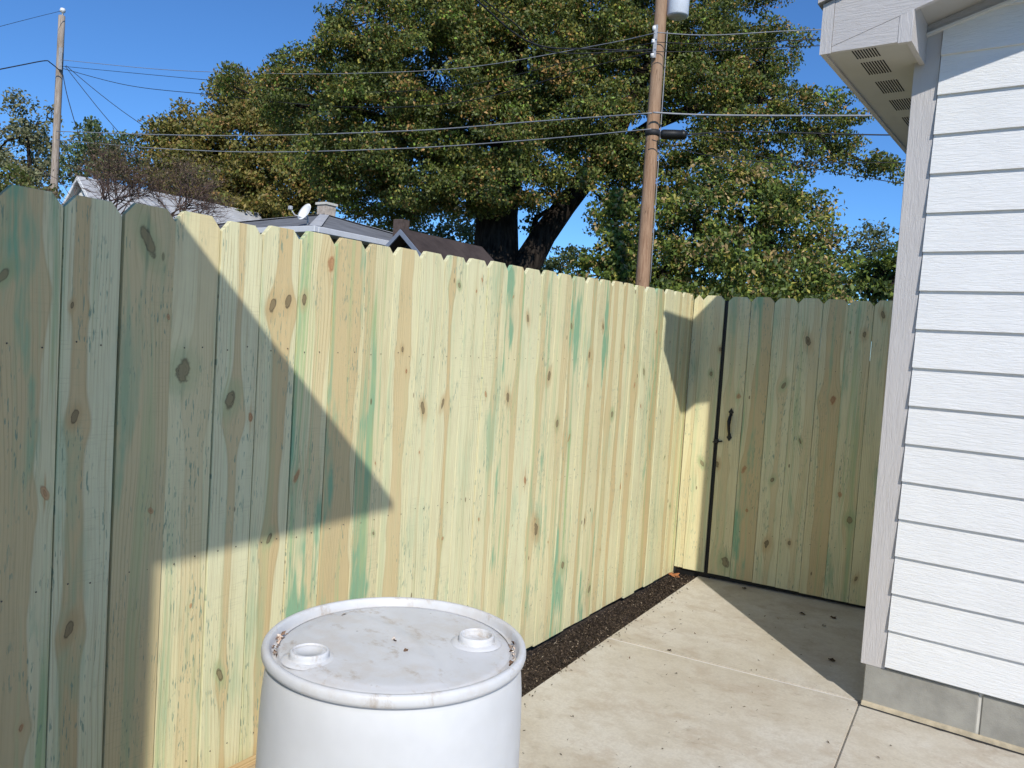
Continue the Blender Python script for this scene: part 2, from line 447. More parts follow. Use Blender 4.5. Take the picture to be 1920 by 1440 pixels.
FK = [(-4.134,1.529,0.0234,0),(-4.030,1.033,0.0174,1),(-3.966,1.211,0.0166,0),(-3.981,1.475,0.0063,0),(-3.802,1.652,0.0351,0),(-3.737,1.462,0.0084,1),(-3.764,0.954,0.0126,1),(-3.815,0.741,0.0303,0),(-3.681,1.321,0.0400,0),(-3.529,1.238,0.0258,0),(-3.457,1.186,0.0109,1),(-3.524,0.436,0.0217,0),(-3.395,1.517,0.0174,0),(-3.337,1.533,0.0194,0),(-3.367,0.810,0.0162,0),(-3.174,1.664,0.0272,1),(-3.272,0.991,0.0250,1),(-3.277,1.542,0.0165,0),(-2.808,1.401,0.0115,0),(-2.675,1.185,0.0219,0),(-2.496,1.659,0.0125,0),(-2.558,1.197,0.0144,0),(-2.346,1.694,0.0108,1),(-2.277,1.227,0.0133,1),(-2.108,1.211,0.0185,0),(-1.982,1.560,0.0166,0),(-1.663,1.072,0.0231,0),(-1.769,1.303,0.0225,0),(-1.920,0.828,0.0170,1),(-1.797,0.582,0.0301,0),(-1.588,1.545,0.0181,0),(-1.256,1.561,0.0166,0),(-1.076,1.093,0.0202,0),(-0.816,1.250,0.0182,1),(-0.705,1.326,0.0185,0),(-0.896,0.684,0.0210,1),(-1.387,1.411,0.0162,0),(-1.538,0.994,0.0185,1),(-3.963,0.690,0.0194,0),(-2.908,0.749,0.0075,0),(-1.317,0.537,0.0167,0),(-1.514,0.351,0.0214,0),(-3.180,0.733,0.0087,1),(-1.202,0.157,0.0257,0),(-4.066,0.483,0.0100,1),(-2.507,0.660,0.0126,1)]
GK = [(1.035,1.627,0.0189,0),(1.125,1.746,0.0218,0),(0.604,1.291,0.0230,0),(0.723,1.568,0.0227,0),(1.042,0.520,0.0254,0),(0.335,1.197,0.0237,1),(0.148,1.326,0.0172,0),(0.134,0.745,0.0242,0),(0.234,0.751,0.0206,0),(0.335,0.126,0.0376,0),(0.404,0.739,0.0203,1),(0.581,0.696,0.0199,0),(0.725,0.957,0.0163,0),(0.893,1.225,0.0256,1),(0.578,0.291,0.0234,0),(0.713,0.322,0.0165,0),(0.356,1.765,0.0201,1),(0.977,0.665,0.0224,1),(0.441,0.482,0.0169,1),(0.980,0.070,0.0161,0),(0.539,1.392,0.0099,0),(1.106,0.177,0.0159,0),(-0.039,0.502,0.0176,1),(0.194,1.487,0.0137,0)]

# per picket: (tone 0 yellow .. 1 pale green-white, brightness, green), (heart centre, half width, strength)
PK = {0: ((.75, .95, .75), (-.035, .062, .8)), 1: ((1., .97, .25), (-.024, .017, .95)), 2: ((.40, .91, .35), (0., .09, .5)),
      3: ((.55, 1., .45), (.03, .03, .35)), 4: ((.95, 1., .25), (.0, .010, .8)), 5: ((.8, 1., .2), (.005, .022, .95)),
      6: ((.5, 1., 1.), (.03, .02, .5)), 7: ((.35, .93, .9), (-.02, .075, .75)), 8: ((.5, .92, 1.3), (-.045, .02, .6)),
      9: ((.7, 1., .15), (.0, .032, .75)), 10: ((.9, 1., .12), (0., .004, .3)), 11: ((.85, 1., .15), (-.012, .009, .9)),
      12: ((.9, 1., .1), (0., .003, .2)), 13: ((.75, .99, .3), (.02, .012, .6)), 14: ((.5, .95, 1.2), (.05, .02, .6)),
      15: ((.95, 1., .15), (0., .003, .2)), 16: ((.6, .98, .7), (-.03, .02, .6)), 17: ((.55, 1., .4), (.03, .025, .5)),
      18: ((.7, .98, .9), (-.05, .012, .8)), 19: ((.7, 1., .3), (.02, .02, .9)), 20: ((.5, .94, 1.2), (.05, .015, .7)),
      21: ((.6, 1., .2), (-.02, .025, .7)), 22: ((.7, 1., .2), (-.045, .02, .9)), 23: ((.6, 1., .3), (.0, .035, .8)),
      24: ((1., 1., .2), (0., .003, .2)), 25: ((.4, .95, .8), (.02, .035, .9)), 26: ((1., 1., .1), (0., .003, .2)),
      27: ((.7, 1., .3), (.045, .02, .8)), 28: ((.5, 1., .3), (.0, .02, .5))}
fence = empty('picket_fence', (0, 0, 0))
tag(fence, 'long new pressure treated pine fence of dog eared pickets beside the mulch strip', 'fence')
Y0 = -4.0071
meshes = {}
for k in list(range(-4, 30)) + list(range(-14, -4)):
    ya = Y0 + (k - 1) * W; yb = ya + W
    if ya > -.02: continue
    if yb > -.001: yb = -.001
    yc = (ya + yb) / 2; wd = yb - ya - (.0032 + .0012 * rnd.random() if k < 7 else .0018 + .001 * rnd.random())
    top = 1.80 + .0246 * yc + .031 + rnd.gauss(0, .003); bot = .004 + rnd.uniform(-.006, .010)
    tone, heart = PK.get(k, ((rnd.random(), .97, rnd.random()), (rnd.uniform(-.04, .04), rnd.uniform(.005, .05), .7)))
    kn = [(y - yc, z - bot, r * (.50 + .22 * rnd.random()), t) for y, z, r, t in FK if ya <= y < yb][:3]
    if not kn: kn = [(rnd.uniform(-.05, .05), rnd.uniform(.3, 1.6), rnd.uniform(.005, .011), rnd.random() > .5) for _ in range(rnd.choice((0, 1, 2)))]
    elif len(kn) < 3: kn.append((rnd.uniform(-.05, .05), rnd.uniform(.2, 1.7), rnd.uniform(.003, .007), 1))
    # local x runs along +Y, the face (local -y) looks along +X
    picket(fence, picket_mesh(wd, top - bot), (rnd.uniform(-.0015, .0015), yc, bot), R(90), tone, heart, kn)
def wood_box(name, x0, x1, y0, y1, z0, z1, parent):
    o = box(name, x0, x1, y0, y1, z0, z1, M_LUMBER, parent, .003); return o
for z in (.22, .80, 1.375):
    wood_box('rail', -.056, -.019, -6.12, -.03, z - .045, z + .045, fence)
for y in (-6.05, -4.4, -2.0, -.09):
    wood_box('post', -.15, -.058, y - .045, y + .045, -.06, 1.72, fence)
def nails(name, pts, parent, nrm):
    bm = bmesh.new()
    for p in pts:
        a = Vector(nrm); u_ = a.cross(Vector((0, 0, 1))); r = .0024
        vs = [bm.verts.new(Vector(p) + u_ * r * math.cos(i * 1.0472) + Vector((0, 0, 1)) * r * math.sin(i * 1.0472)) for i in range(6)]
        c = bm.verts.new(Vector(p) + a * .0012)
        for i in range(6): bm.faces.new((vs[i], vs[(i + 1) % 6], c))
    return stuff(bm_obj(name, bm, M_NAIL, parent))
M_NAIL = plain('nail', (.10, .08, .06), .5, .4, .4, 200)
npts = []
for k in range(-14, 28):
    for d in (.04, .10):
        for z in (.22, .80, 1.382):
            npts.append((.0022, Y0 + (k - 1) * W + d + rnd.gauss(0, .006), z + rnd.gauss(0, .004)))
nails('nail_heads', npts, fence, (1, 0, 0))

# ------------------------------------------------------------------ gate and the fixed panel beside it
GA = R(4.8745)
panel = empty('fence_panel', (0, 0, 0), GA)
tag(panel, 'narrow fixed fence panel of two pickets between the corner and the gate', 'fence panel')
gate = empty('garden_gate', (.2265 * math.cos(GA), .2265 * math.sin(GA), 0), GA)
tag(gate, 'tall pine picket gate with black iron pull handle, shut beside the house corner', 'gate')
for x0, x1, z0 in ((.0015, .0597, .040), (.0597, .2005, .036)):
    xc = (x0 + x1) / 2
    kn = [(x - xc, z - z0, r * (.50 + .22 * rnd.random()), t) for x, z, r, t in GK if x0 <= x < x1][:3]
    hh = 1.828 - z0
    picket(panel, picket_mesh(x1 - x0 - .0018, hh), (xc, 0, z0), 0, (.55, .98, .3), (.03, .02, .3), kn)
wood_box('slit_block', -.03, .055, .058, .14, -.05, 1.74, panel); box('slit_cover', -.012, .03, .0175, .057, .03, 1.76, M_LUMBER, panel)  # unseen pieces added behind the pickets to block light through the corner slit
wood_box('rail', .032, .20, .018, .055, 1.33, 1.42, panel); wood_box('rail', .032, .20, .018, .055, .75, .84, panel); wood_box('rail', .032, .20, .018, .055, .2, .29, panel)
box('skirt', .015, .212, .020, .05, -.02, .06, M_STEEL, panel)
box('gate_post', .186, .238, .019, .07, -.05, 1.80, M_STEEL, panel, .003)
GT = [((.4, .97, .3), (-.02, .02, .4)), ((.35, .93, .8), (.03, .06, .75)), ((.7, .98, .3), (.01, .012, .5)), ((.7, .98, .5), (.03, .02, .4)),
      ((.4, .94, .3), (.02, .045, .75)), ((.7, .96, .55), (.05, .02, .4)), ((.7, .95, .4), (.05, .02, .5)), ((.6, .97, .3), (0, .02, .5))]
for i in range(8):
    x0 = i * W; xc = x0 + W / 2; z0 = .036 - .0025 * i + rnd.uniform(-.002, .002)
    kn = [(x - .2265 - xc, z - z0, r * (.50 + .22 * rnd.random()), t) for x, z, r, t in GK if x0 <= x - .2265 < x0 + W][:3]
    picket(gate, picket_mesh(W - GAP * (.5 + .5 * rnd.random()), 1.826 - z0 + rnd.gauss(0, .002)), (xc, 0, z0), 0, *GT[i], kn)
bm = bmesh.new()
b_box(bm, .004, 1.11, .0185, .055, .006, .055); b_box(bm, .02, .055, .022, .055, .05, 1.70); b_box(bm, 1.075, 1.11, .022, .055, .05, 1.70); b_box(bm, .055, 1.075, .022, .055, 1.66, 1.70)
bm_obj('steel_frame', bm, M_STEEL, gate)
for z in (.30, 1.385): wood_box('rail', .058, 1.07, .019, .056, z, z + .088, gate)
npts = [(i * W + d, -.0008, z + rnd.gauss(0, .003)) for i in range(8) for d in (.04, .10) for z in (.34, 1.40)]
nails('nail_heads', npts, gate, (0, -1, 0))
# pull handle, on the first gate picket
hx, hz0, hz1 = .070, .912, 1.118
bm = bmesh.new()
b_tube(bm, [(hx, -.004, hz1 - .045), (hx - .001, -.022, hz1 - .058), (hx - .002, -.036, hz1 - .085), (hx - .002, -.036, hz0 + .10), (hx, -.028, hz0 + .06), (hx, -.012, hz0 + .040), (hx, -.003, hz0 + .034)], [.008, .0105, .012, .010, .009, .007, .006], 8)
hd = bm_obj('pull_handle', bm, M_STEEL, gate, True)
def spear(z, s):
    pts = [(hx, z + .034 * s), (hx + .017, z + .008 * s), (hx + .010, z), (hx + .009, z - .016 * s), (hx - .009, z - .016 * s), (hx - .010, z), (hx - .017, z + .008 * s)]
    prism('spear_plate', pts if s > 0 else pts[::-1], -.005, -.0005, M_STEEL, hd, 'y')
spear(hz1 - .034, 1); spear(hz0 + .028, -1)
bm = bmesh.new(); b_box(bm, -.024, .004, -.018, -.001, .885, .913, .003); b_tube(bm, [(-.030, -.012, .890), (.03, -.010, .902)], .005, 6)
bm_obj('latch', bm, M_STEEL, gate)

# ------------------------------------------------------------------ house
H = Vector((1.3918, -1.2979, 0)); SA = -.0504884
house = empty('white_house', H, SA)
tag(house, 'white lap sided house corner with grey trim and vented boxed eave above a block foundation', 'house')
HL, HD = 6.0, 6.0
box('wall_core', .004, HL, .004, HD, .19, 2.79, M_SIDE, house)
prism('gable_wall', [(.02, 2.79), (HL - .02, 2.79), (HL / 2, 2.79 + .3 * HL / 2 - .02)], .004, .12, M_SIDE, house)
box('foundation_core', .006, HL, -.014, HD, -.1, .186, M_MORTAR, house)
x = 0.; i = 0
while x < HL - .1:
    x1 = min(x + (.425 if i == 0 else .40), HL); box('foundation_block', x, x1, -.020, .16, -.05, .183, M_BLOCK, house, .004); x = x1 + .011; i += 1
y = .171
while y < HD - .1:
    y1 = min(y + .40, HD); box('foundation_block', 0., .16, y, y1, -.05, .183, M_BLOCK, house, .004); y = y1 + .011
bm = bmesh.new(); b_prism(bm, [(-.034, 0.), (-.0202, 0.), (-.0202, .022), (-.029, .018)], .001, HL, 'x'); bm_obj('sill_strip', bm, M_SEALSTRIP, house)
bm = bmesh.new()
xs = [.0 + i * .03 for i in range(int(HL / .03))]
top = [bm.verts.new((x, -.031, .0045)) for x in xs]; bot = [bm.verts.new((x, -.040 - .010 * rnd.random() ** 2, .0035)) for x in xs]
for i in range(len(xs) - 1): bm.faces.new((top[i], bot[i], bot[i + 1], top[i + 1]))
bm_obj('tar_seam', bm, M_TAR, house)
prism('corner_board', [(-.018, .179), (.0775, .179), (.0775, 2.795 + .283 * .0775), (-.018, 2.795 - .283 * .018)], -.022, -.001, M_TRIM, house, 'y', .0015)
box('corner_board', -.0185, .0025, .0005, .085, .179, 2.69, M_TRIM, house, .002)
EXP = .1574; ZB = .1946
for k in range(24):
    zb = ZB + k * EXP
    def rk(x): return 2.795 + .283 * x
    x0, x1 = .0795 + rnd.uniform(0, .001), HL
    if zb + EXP + .03 < rk(x0):
        bm = bmesh.new(); b_prism(bm, [(-.038, zb), (-.010, zb), (-.010, zb + EXP + .022), (-.0235, zb + EXP + .022)], x0, x1, 'x')
        bm_obj('siding_board', bm, M_SIDE, house)
    elif zb < rk(HL / 2) - .03:
        xa = max(x0, (zb - 2.795) / .283); za = rk(xa)
        xb = max(xa + .01, (zb + EXP - 2.795) / .283); xb = min(xb, HL / 2)
        pts = [(xa, zb), (HL / 2, zb), (HL / 2, min(zb + EXP, rk(HL / 2))), (xb, min(zb + EXP, rk(xb)))] + ([(xa, za)] if za > zb + .003 else [])
        bm = bmesh.new(); b_prism(bm, pts, -.038, -.012, 'y')
        for v in bm.verts:
            if v.co.y < -.03: v.co.y = -.038 + .0140 * (v.co.z - zb) / EXP
        bm_obj('siding_board', bm, M_SIDE, house)
    if zb < 2.6:
        bm = bmesh.new(); b_prism(bm, [(-.030, zb), (-.006, zb), (-.006, zb + EXP + .015), (-.018, zb + EXP + .015)], .0865, HD, 'y')
        bm_obj('siding_board', bm, M_SIDEY, house)
# eave: boxed return, fascia, soffit with vents
YF = -.306
def rl(x): return 2.7995 + .31 * x          # lower line of the rake board
def ru(x): return 2.985 + .31 * x           # its upper line
box('fascia_board', -.317, -.297, YF + .001, HD, 2.69, 2.880, M_TRIMX, house, .001)
prism('fascia_end', [(-.3175, 2.688), (-.273, 2.688), (-.273, ru(-.273)), (-.3175, ru(-.3175))], YF - .004, YF, M_TRIM, house)
prism('return_panel', [(-.2718, 2.692), (-.0278, 2.692), (-.0278, rl(-.0278) - .0015), (-.2718, rl(-.2718) - .0015)], YF, YF + .02, M_TRIMX, house)
prism('return_end', [(-.0265, 2.687), (.0225, 2.687), (.0225, rl(.0225)), (-.0265, rl(-.0265) - .0015)], YF - .002, YF + .02, M_TRIM, house)
box('return_side', .002, .0223, YF + .0205, -.0225, 2.6875, rl(.0223) + .036, M_TRIM, house)
prism('rake_board', [(-.2715, rl(-.2715)), (HL / 2, rl(HL / 2)), (HL / 2, ru(HL / 2)), (-.2715, ru(-.2715))], YF - .001, YF + .02, M_TRIMX, house)
prism('rake_board', [(HL + .2715, rl(-.2715)), (HL / 2, rl(HL / 2)), (HL / 2, ru(HL / 2)), (HL + .2715, ru(-.2715))], YF - .001, YF + .02, M_TRIMX, house)
box('soffit', -.2968, -.0187, YF + .021, HD, 2.700, 2.712, M_SOFFIT, house); box('soffit', -.0186, .0018, YF + .021, -.0226, 2.700, 2.712, M_SOFFIT, house)
prism('rake_soffit', [(.0226, rl(.0226) + .036), (HL / 2, rl(HL / 2) + .036), (HL / 2, rl(HL / 2) + .046), (.0226, rl(.0226) + .046)], YF + .0205, -.002, M_SOFFIT, house)
prism('frieze_board', [(.0226, rk(.0226) + .004), (HL / 2, rk(HL / 2) + .004), (HL / 2, rl(HL / 2) + .0355), (.0226, rl(.0226) + .0355)], -.028, -.0235, M_TRIMX, house)
prism('frieze_bead', [(.0226, rk(.0226) - .006), (HL / 2, rk(HL / 2) - .006), (HL / 2, rk(HL / 2) + .004), (.0226, rk(.0226) + .004)], -.046, -.0238, M_CAULK, house)
vy = [(-.283, -.165), (-.115, .045), (.150, .325), (.440, .615), (.745, .925), (1.05, 1.23), (1.36, 1.54)]
for a, b in vy:
    bm = bmesh.new()
    for i in range(9):
        xx_ = -.205 + i * .0105; b_box(bm, xx_, xx_ + .0042, a, b, 2.6985, 2.7005)
    bm_obj('soffit_vent', bm, M_DARK, house)
def shingle_material(name, c1, c2, sx=3.3, sz=7.5):
    g = G(name, .92, .15); p = g.co(); x, y, z = g.xyz(p)
    nn = g.noise(p, 2.2, 5, .65); f = g.noise(p, 60., 3, .6); u = (x.abs() + y.abs())
    row = g.noise(g.vec(x * sx, y * sx, z * sz * 2.), 1., 1)
    c = g.mix(nn.ramp(.3, .7), c1, c2); c = g.mix(f * .5, c, tuple(k * .5 for k in c1)); c = g.mix(row.ramp(.45, .6) * .25, c, tuple(k * .7 for k in c2))
    g.color(c); g.bump(f, .5, .01); return g.m
M_SHG = shingle_material('grey_shingle', (.16, .165, .175), (.25, .255, .27))
def slope_slab(name, x0, x1, y0, y1, z0, z1, th, mat, parent):
    prism(name, [(x0, z0), (x1, z1), (x1, z1 + th), (x0, z0 + th)], y0, y1, mat, parent)
zr = ru(HL / 2) + .004
slope_slab('roof', -.335, HL / 2, YF - .022, HD, ru(-.335) + .004, zr, .02, M_SHG, house)
slope_slab('roof', HL + .335, HL / 2, YF - .022, HD, ru(-.335) + .004, zr, .02, M_SHG, house)
prism('drip_edge', [(-.332, ru(-.332) + .004), (HL / 2, zr), (HL / 2, zr + .022), (-.332, ru(-.332) + .026)], YF - .028, YF - .0222, M_TRIMX, house)

# ------------------------------------------------------------------ shed behind the viewer, whose shadow lies on the fence
M_SHEDROOF = M_SHG
shed = empty('garden_shed', (.9, -6.6, 0), 0)
tag(shed, 'small shed by the near end of the fence whose overhanging roof shades the first pickets', 'shed')
T = Vector((1.596, -4.545, 2.677)); o_ = Vector((.9, -6.6, 0))
def L2(v): return (v[0] - o_.x, v[1] - o_.y)
d1 = Vector((-1, -.116, 0)); d2 = Vector((.021, -1, 0))
q = [T, T + d1 * 1.42, T + d1 * 1.42 + d2 * 3.2, T + d2 * 3.2]
prism('roof', [L2(v) for v in q], T.z, T.z + .03, M_SHEDROOF, shed, 'z')
wc = T + d2 * .95
q = [wc, Vector((.25, wc.y - .04, 0)), Vector((.25, wc.y - 2.1, 0)), wc + d2 * 2.1]
prism('wall', [L2(v) for v in q], -.05, T.z - .001, M_SIDEY, shed, 'z')
box('door', .2, .75, wc.y - o_.y + .002, wc.y - o_.y + .035, .0, 2.0, M_TRIM, shed, .004).location.x = -.55

# ------------------------------------------------------------------ barrel
g = G('barrel_plastic', .38, .4); x, y, z = g.xyz(g.co()); pn = g.co()
c = g.mix(g.noise(pn, 5., 4, .6).ramp(.3, .7), (.69, .70, .715), (.62, .63, .64))
sm = g.noise(g.vec(x * 13. + y * 5., y * 17., z * 6.), 1., 7, .74, .2).ramp(.53, .70)
topm = z.ramp(.770, .785)
c = g.mix(sm * .7 * topm, c, (.40, .32, .235))
c = g.mix(g.noise(pn, 12., 5, .7).ramp(.42, .7) * .42 * topm, c, (.56, .50, .43))
c = g.mix(g.noise(g.vec(x * 14., y * 14., z * 2.), 1., 5, .7).ramp(.58, .8) * .25, c, (.55, .52, .48))
spk = g.voro(pn, 34.).ramp(.05, .10, 1., 0.) * g.noise(pn, 9., 2).ramp(.52, .64)
c = g.mix(spk * topm * .7, c, (.12, .09, .07))
g.color(c); g.set('Subsurface Weight', .25); g.set('Subsurface Radius', (.03, .03, .03)); g.set('Subsurface Scale', .4)
g.bump(g.noise(pn, 9., 3), .15, .01); M_BAR = g.m
BC = Vector((.806, -3.690, 0)); ZT = .804; RB = .279
barrel = empty('plastic_barrel', BC)
tag(barrel, 'white plastic drum with two bungs in its dirty recessed lid, standing by the fence', 'barrel')
prof = [(0, 0), (.248, 0), (.264, .012), (.270, .04), (.276, .12), (.2795, .30), (.280, .45), (.2785, .58), (.277, .66), (.2745, .71), (.271, .745), (.2675, ZT - .040), (.2655, ZT - .032), (.2660, ZT - .029),
        (.269, ZT - .0265), (.274, ZT - .0255), (.2775, ZT - .022), (RB, ZT - .017), (RB, ZT - .011), (.2775, ZT - .004), (.274, ZT - .0005), (.270, ZT), (.2655, ZT - .001), (.2625, ZT - .005), (.2600, ZT - .018), (.2565, ZT - .0245), (.2515, ZT - .0255), (.2485, ZT - .0205), (.2455, ZT - .0145)]
lathe('body', prof, M_BAR, barrel, 96)
# lid with a shallow raised half
bm = bmesh.new(); rings = []
A0 = math.atan2(-.5491, .834)
for i in range(26):
    r = .2485 * i / 25; row = []
    for k in range(96 if i else 1):
        a = k * 2 * math.pi / 96; X, Y_ = r * math.cos(a), r * math.sin(a)
        u_ = (X * .35 + Y_ * .93)                # away from the viewer
        t_ = X * .93 - Y_ * .35
        step = 1 / (1 + math.exp(-(.045 - u_ - t_ * t_ * 1.1) / .004))
        edge_ = min(1, max(0, (.228 - r) / .012)); fall = max(0, (r - .236) / .0125)
        row.append(bm.verts.new((X, Y_, ZT - .0135 + .004 * step * edge_ + .002 * (1 - (r / .25) ** 2) - .006 * fall * fall)))
    rings.append(row)
for A, B in zip(rings, rings[1:]):
    for k in range(96):
        if len(A) == 1: bm.faces.new((A[0], B[k], B[(k + 1) % 96]))
        else: bm.faces.new((A[k], B[k], B[(k + 1) % 96], A[(k + 1) % 96]))
bm_obj('lid', bm, M_BAR, barrel, True)
def bung(px, py, plug):
    d = at(px, py, 1.) - CAM; t = (ZT - .004 - CAM.z) / d.z; P_ = CAM + d * t - BC
    c = (P_.x, P_.y, ZT - .0130)
    ft = lathe('bung_flange', [(.056, .001), (.052, .004), (.045, .006), (.040, .006)], M_BAR, barrel, 40, c)
    lathe('bung_neck', [(.0405, .003), (.041, .007), (.0385, .0085), (.0395, .011), (.0385, .0135), (.039, .018), (.0365, .0205), (.0335, .020), (.0325, .016), (.033, .0135), (.0318, .0105), (.0318, .005)], M_BAR, barrel, 40, c)
    lathe('bung_plug' if plug else 'bung_floor', [(.0326, .016), (.030, .0172), (.024, .0172), (.022, .0145), (0, .014)] if plug else [(.0319, .006), (.01, .005), (0, .005)], M_BAR, barrel, 40, c)
bung(580, 1228, True); bung(893, 1198, False)
def arc_pts(n, a0, a1, r0, r1, z0, z1):
    a = a0 + (a1 - a0) * rng.random(n); r = r0 + (r1 - r0) * rng.random(n)
    return np.stack([r * np.cos(a), r * np.sin(a), z0 + (z1 - z0) * rng.random(n)], 1)
va = math.atan2(CR.y, CR.x)
P = np.concatenate([arc_pts(22, va + math.pi - .12, va + math.pi + .36, .246, .2565, ZT - .024, ZT - .014), arc_pts(22, va - .30, va + .22, .246, .2565, ZT - .024, ZT - .014),
                    arc_pts(4, 0, 6.28, .0, .22, ZT - .0065, ZT - .006)])
stuff(color_cards('leaf_scraps', P, .014, [(.26, .17, .12), (.48, .37, .30), (.13, .08, .055), (.66, .58, .50)], [3, 3, 1.5, 2], M_CHIP, .6, .5, .6, barrel))
# lumber beside it
for i, (x0, x1, z0, z1, y0, y1) in enumerate(((.012, .050, -.022, .150, -4.6, -3.22), (.053, .091, -.022, .178, -4.5, -3.30))):
    pl = empty('plank', (0, 0, 0)); pl2 = box('board', x0, x1, y0, y1, z0, z1, M_LUMBER, None, .003)
    bpy.data.objects.remove(pl); pl2.name = 'lumber_plank'
    tag(pl2, ('pale plank on edge directly against the fence pickets behind the barrel', 'taller pale plank on edge between the barrel and another plank')[i], 'plank')
# fallen leaves on the concrete
def dry_leaf(loc, s, rz, col, label):
    bm = bmesh.new(); ol = [(0, -.5), (.18, -.3), (.42, -.32), (.33, -.05), (.5, .12), (.26, .16), (.2, .42), (0, .55), (-.2, .40), (-.28, .15), (-.5, .1), (-.32, -.08), (-.4, -.33), (-.16, -.28)]
    c = bm.verts.new((0, 0, .06)); vs = [bm.verts.new((a, b, .02 + .28 * abs(a) + .10 * math.sin(7 * b + a * 3))) for a, b in ol]
    for i in range(len(vs)): bm.faces.new((c, vs[i], vs[(i + 1) % len(vs)]))
    o = bm_obj('dry_leaf', bm, plain('dry_leaf', col, .8, .2, .3, 5), None, True, loc); o.scale = (s, s, s); o.rotation_euler = (rnd.uniform(-.15, .15), rnd.uniform(-.15, .15), rz)
    return tag(o, label, 'leaf')
def on_ground(px, py, z=.004):
    d = at(px, py, 1.) - CAM; P_ = CAM + d * ((z - CAM.z) / d.z); return P_
dry_leaf(on_ground(1263, 1079, -.012), .085, .6, (.42, .17, .07), 'orange brown dry leaf lying in the mulch at the fence corner')
for (px, py, s, rz), lab in zip(((1395, 1103, .05, 1.), (1505, 1151, .06, 2.), (1562, 1158, .06, .3), (1545, 1173, .04, 2.6), (1560, 1238, .06, 1.4), (1255, 1219, .035, .7)),
        ('dark curled leaf on the shaded concrete close to the gate', 'reddish leaf scrap alone in the middle of the shaded concrete', 'dark leaf on shaded concrete near the house side under the gate', 'small dark leaf beside a larger leaf near the house side', 'dark leaf on shaded concrete nearest the house foundation', 'tiny brown leaf on the sunlit concrete just beyond the pale joint')):
    dry_leaf(on_ground(px, py), s * .62, rz, (.07, .045, .03), lab)

# ------------------------------------------------------------------ utility poles and wires
g = G('pole_wood', .85, .15); x, y, z = g.xyz(g.co()); n_ = g.noise(g.vec(x * 40., y * 40., z * 1.4), 1., 5, .65); n2_ = g.noise(g.vec(x * 3., y * 3., z * .5), 1., 3)
c = g.mix(n_.ramp(.3, .7), (.26, .15, .09), (.42, .27, .17)); c = g.mix(n2_.ramp(.4, .7) * .5, c, (.36, .26, .18))
ck = (g.noise(g.vec(x * 16., y * 16., z * .35), 1., 2) - .5).abs().ramp(0., .012, 1., 0.) * g.noise(g.vec(x * 4., y * 4., z * .8), 1., 2).ramp(.45, .6)
c = g.mix(ck * .8, c, (.07, .045, .03)); g.color(c); g.bump(n_ - ck, .6, .01); M_POLE = g.m
g = G('grey_pole_wood', .85, .15); x, y, z = g.xyz(g.co()); n_ = g.noise(g.vec(x * 30., y * 30., z * 1.2), 1., 5, .65)
g.color(g.mix(n_.ramp(.3, .7), (.22, .17, .13), (.46, .40, .34))); M_GPOLE = g.m
M_WIRE = plain('wire_dark', (.03, .03, .032), .6, .3)
M_WIREL = plain('wire_light', (.26, .27, .29), .45, .5)
M_CAN = plain('can_paint', (.60, .64, .70), .4, .4, .05)
M_WHITE = plain('white_paint', (.78, .78, .77), .6, .3, .05)

def pole(name, top_px, bot_px, d, r0, r1, mat, top_z=None):
    a, b = at(*bot_px, d), at(*top_px, d); dr = (b - a).normalized()
    base = a + dr * ((-.06 - a.z) / dr.z); top = base + dr * ((top_z + .06) / dr.z) if top_z else b
    e = empty(name, base)
    Lp = top - base
    bm = bmesh.new(); b_tube(bm, [Lp * (i / 14) for i in range(15)], [r0 + (r1 - r0) * i / 14 for i in range(15)], 16)
    bm_obj('shaft', bm, mat, e, True)
    return e, base, top, dr
PD = 16.
ep, pb, pt, pd = pole('utility_pole', (1239, 20), (1204, 535), PD, .148, .112, M_POLE, 11.)
tag(ep, 'brown wooden utility pole carrying a transformer in front of the big tree', 'utility pole')
def on_pole(py, dx=0, dy=0):
    f_ = (py - 20) / 515; return at(1239 - 35 * f_, py, PD) + CR * dx - CF * dy - pb
can_c = at(1270, 33, PD - .05) - pb
lathe('transformer', [(0, -.0), (.17, 0), (.205, .02), (.215, .04), (.215, .85), (.19, .9), (0, .93)], M_CAN, ep, 28, (can_c.x, can_c.y, can_c.z))
box('transformer_bracket', *(lambda p: (p.x - .1, p.x + .12, p.y - .04, p.y + .04, p.z, p.z + .5))((can_c + on_pole(10)) / 2), M_GALV, ep)
bp = on_pole(84, -.10, .15); box('wire_rack', bp.x - .02, bp.x + .04, bp.y - .02, bp.y + .02, bp.z - .32, bp.z + .32, M_GALV, ep)
for dz in (-.26, 0, .26):
    lathe('insulator', [(0, -.05), (.035, -.045), (.045, 0), (.035, .045), (0, .05)], M_WHITE, ep, 10, (bp.x - .03, bp.y, bp.z + dz))
tube('ground_wire', [on_pole(60 + i * 47, .15, .05) for i in range(11)], .010, M_WIREL, ep)
a_, b_ = at(1238, 252, PD - .25) - pb, at(1288, 253, PD - .35) - pb
bm = bmesh.new(); ax = (b_ - a_); b_tube(bm, [a_, a_ + ax * .04, a_ + ax * .12, a_ + ax * .5, a_ + ax * .82, a_ + ax * .86, b_], [.05, .085, .095, .095, .09, .1, .06], 14)
bm_obj('splice_enclosure', bm, M_STEEL, ep, True)
bq = on_pole(250, 0, .0); lathe('steel_band', [(.128, -.06), (.150, -.055), (.150, .055), (.128, .06)], M_WIRE, ep, 18, tuple(bq))
LD = 30.
el, lb, lt, ld_ = pole('utility_pole', (116, 30), (101, 360), LD, .15, .115, M_GPOLE)
tag(el, 'weathered grey wooden utility pole rising beside the pale gabled house', 'utility pole')
tl = lt - lb; lathe('pole_top_insulator', [(0, -.05), (.03, -.04), (.03, .06), (.09, .08), (.10, .16), (.07, .22), (0, .24)], M_WHITE, el, 12, tuple(tl + Vector((.05, 0, .05))))
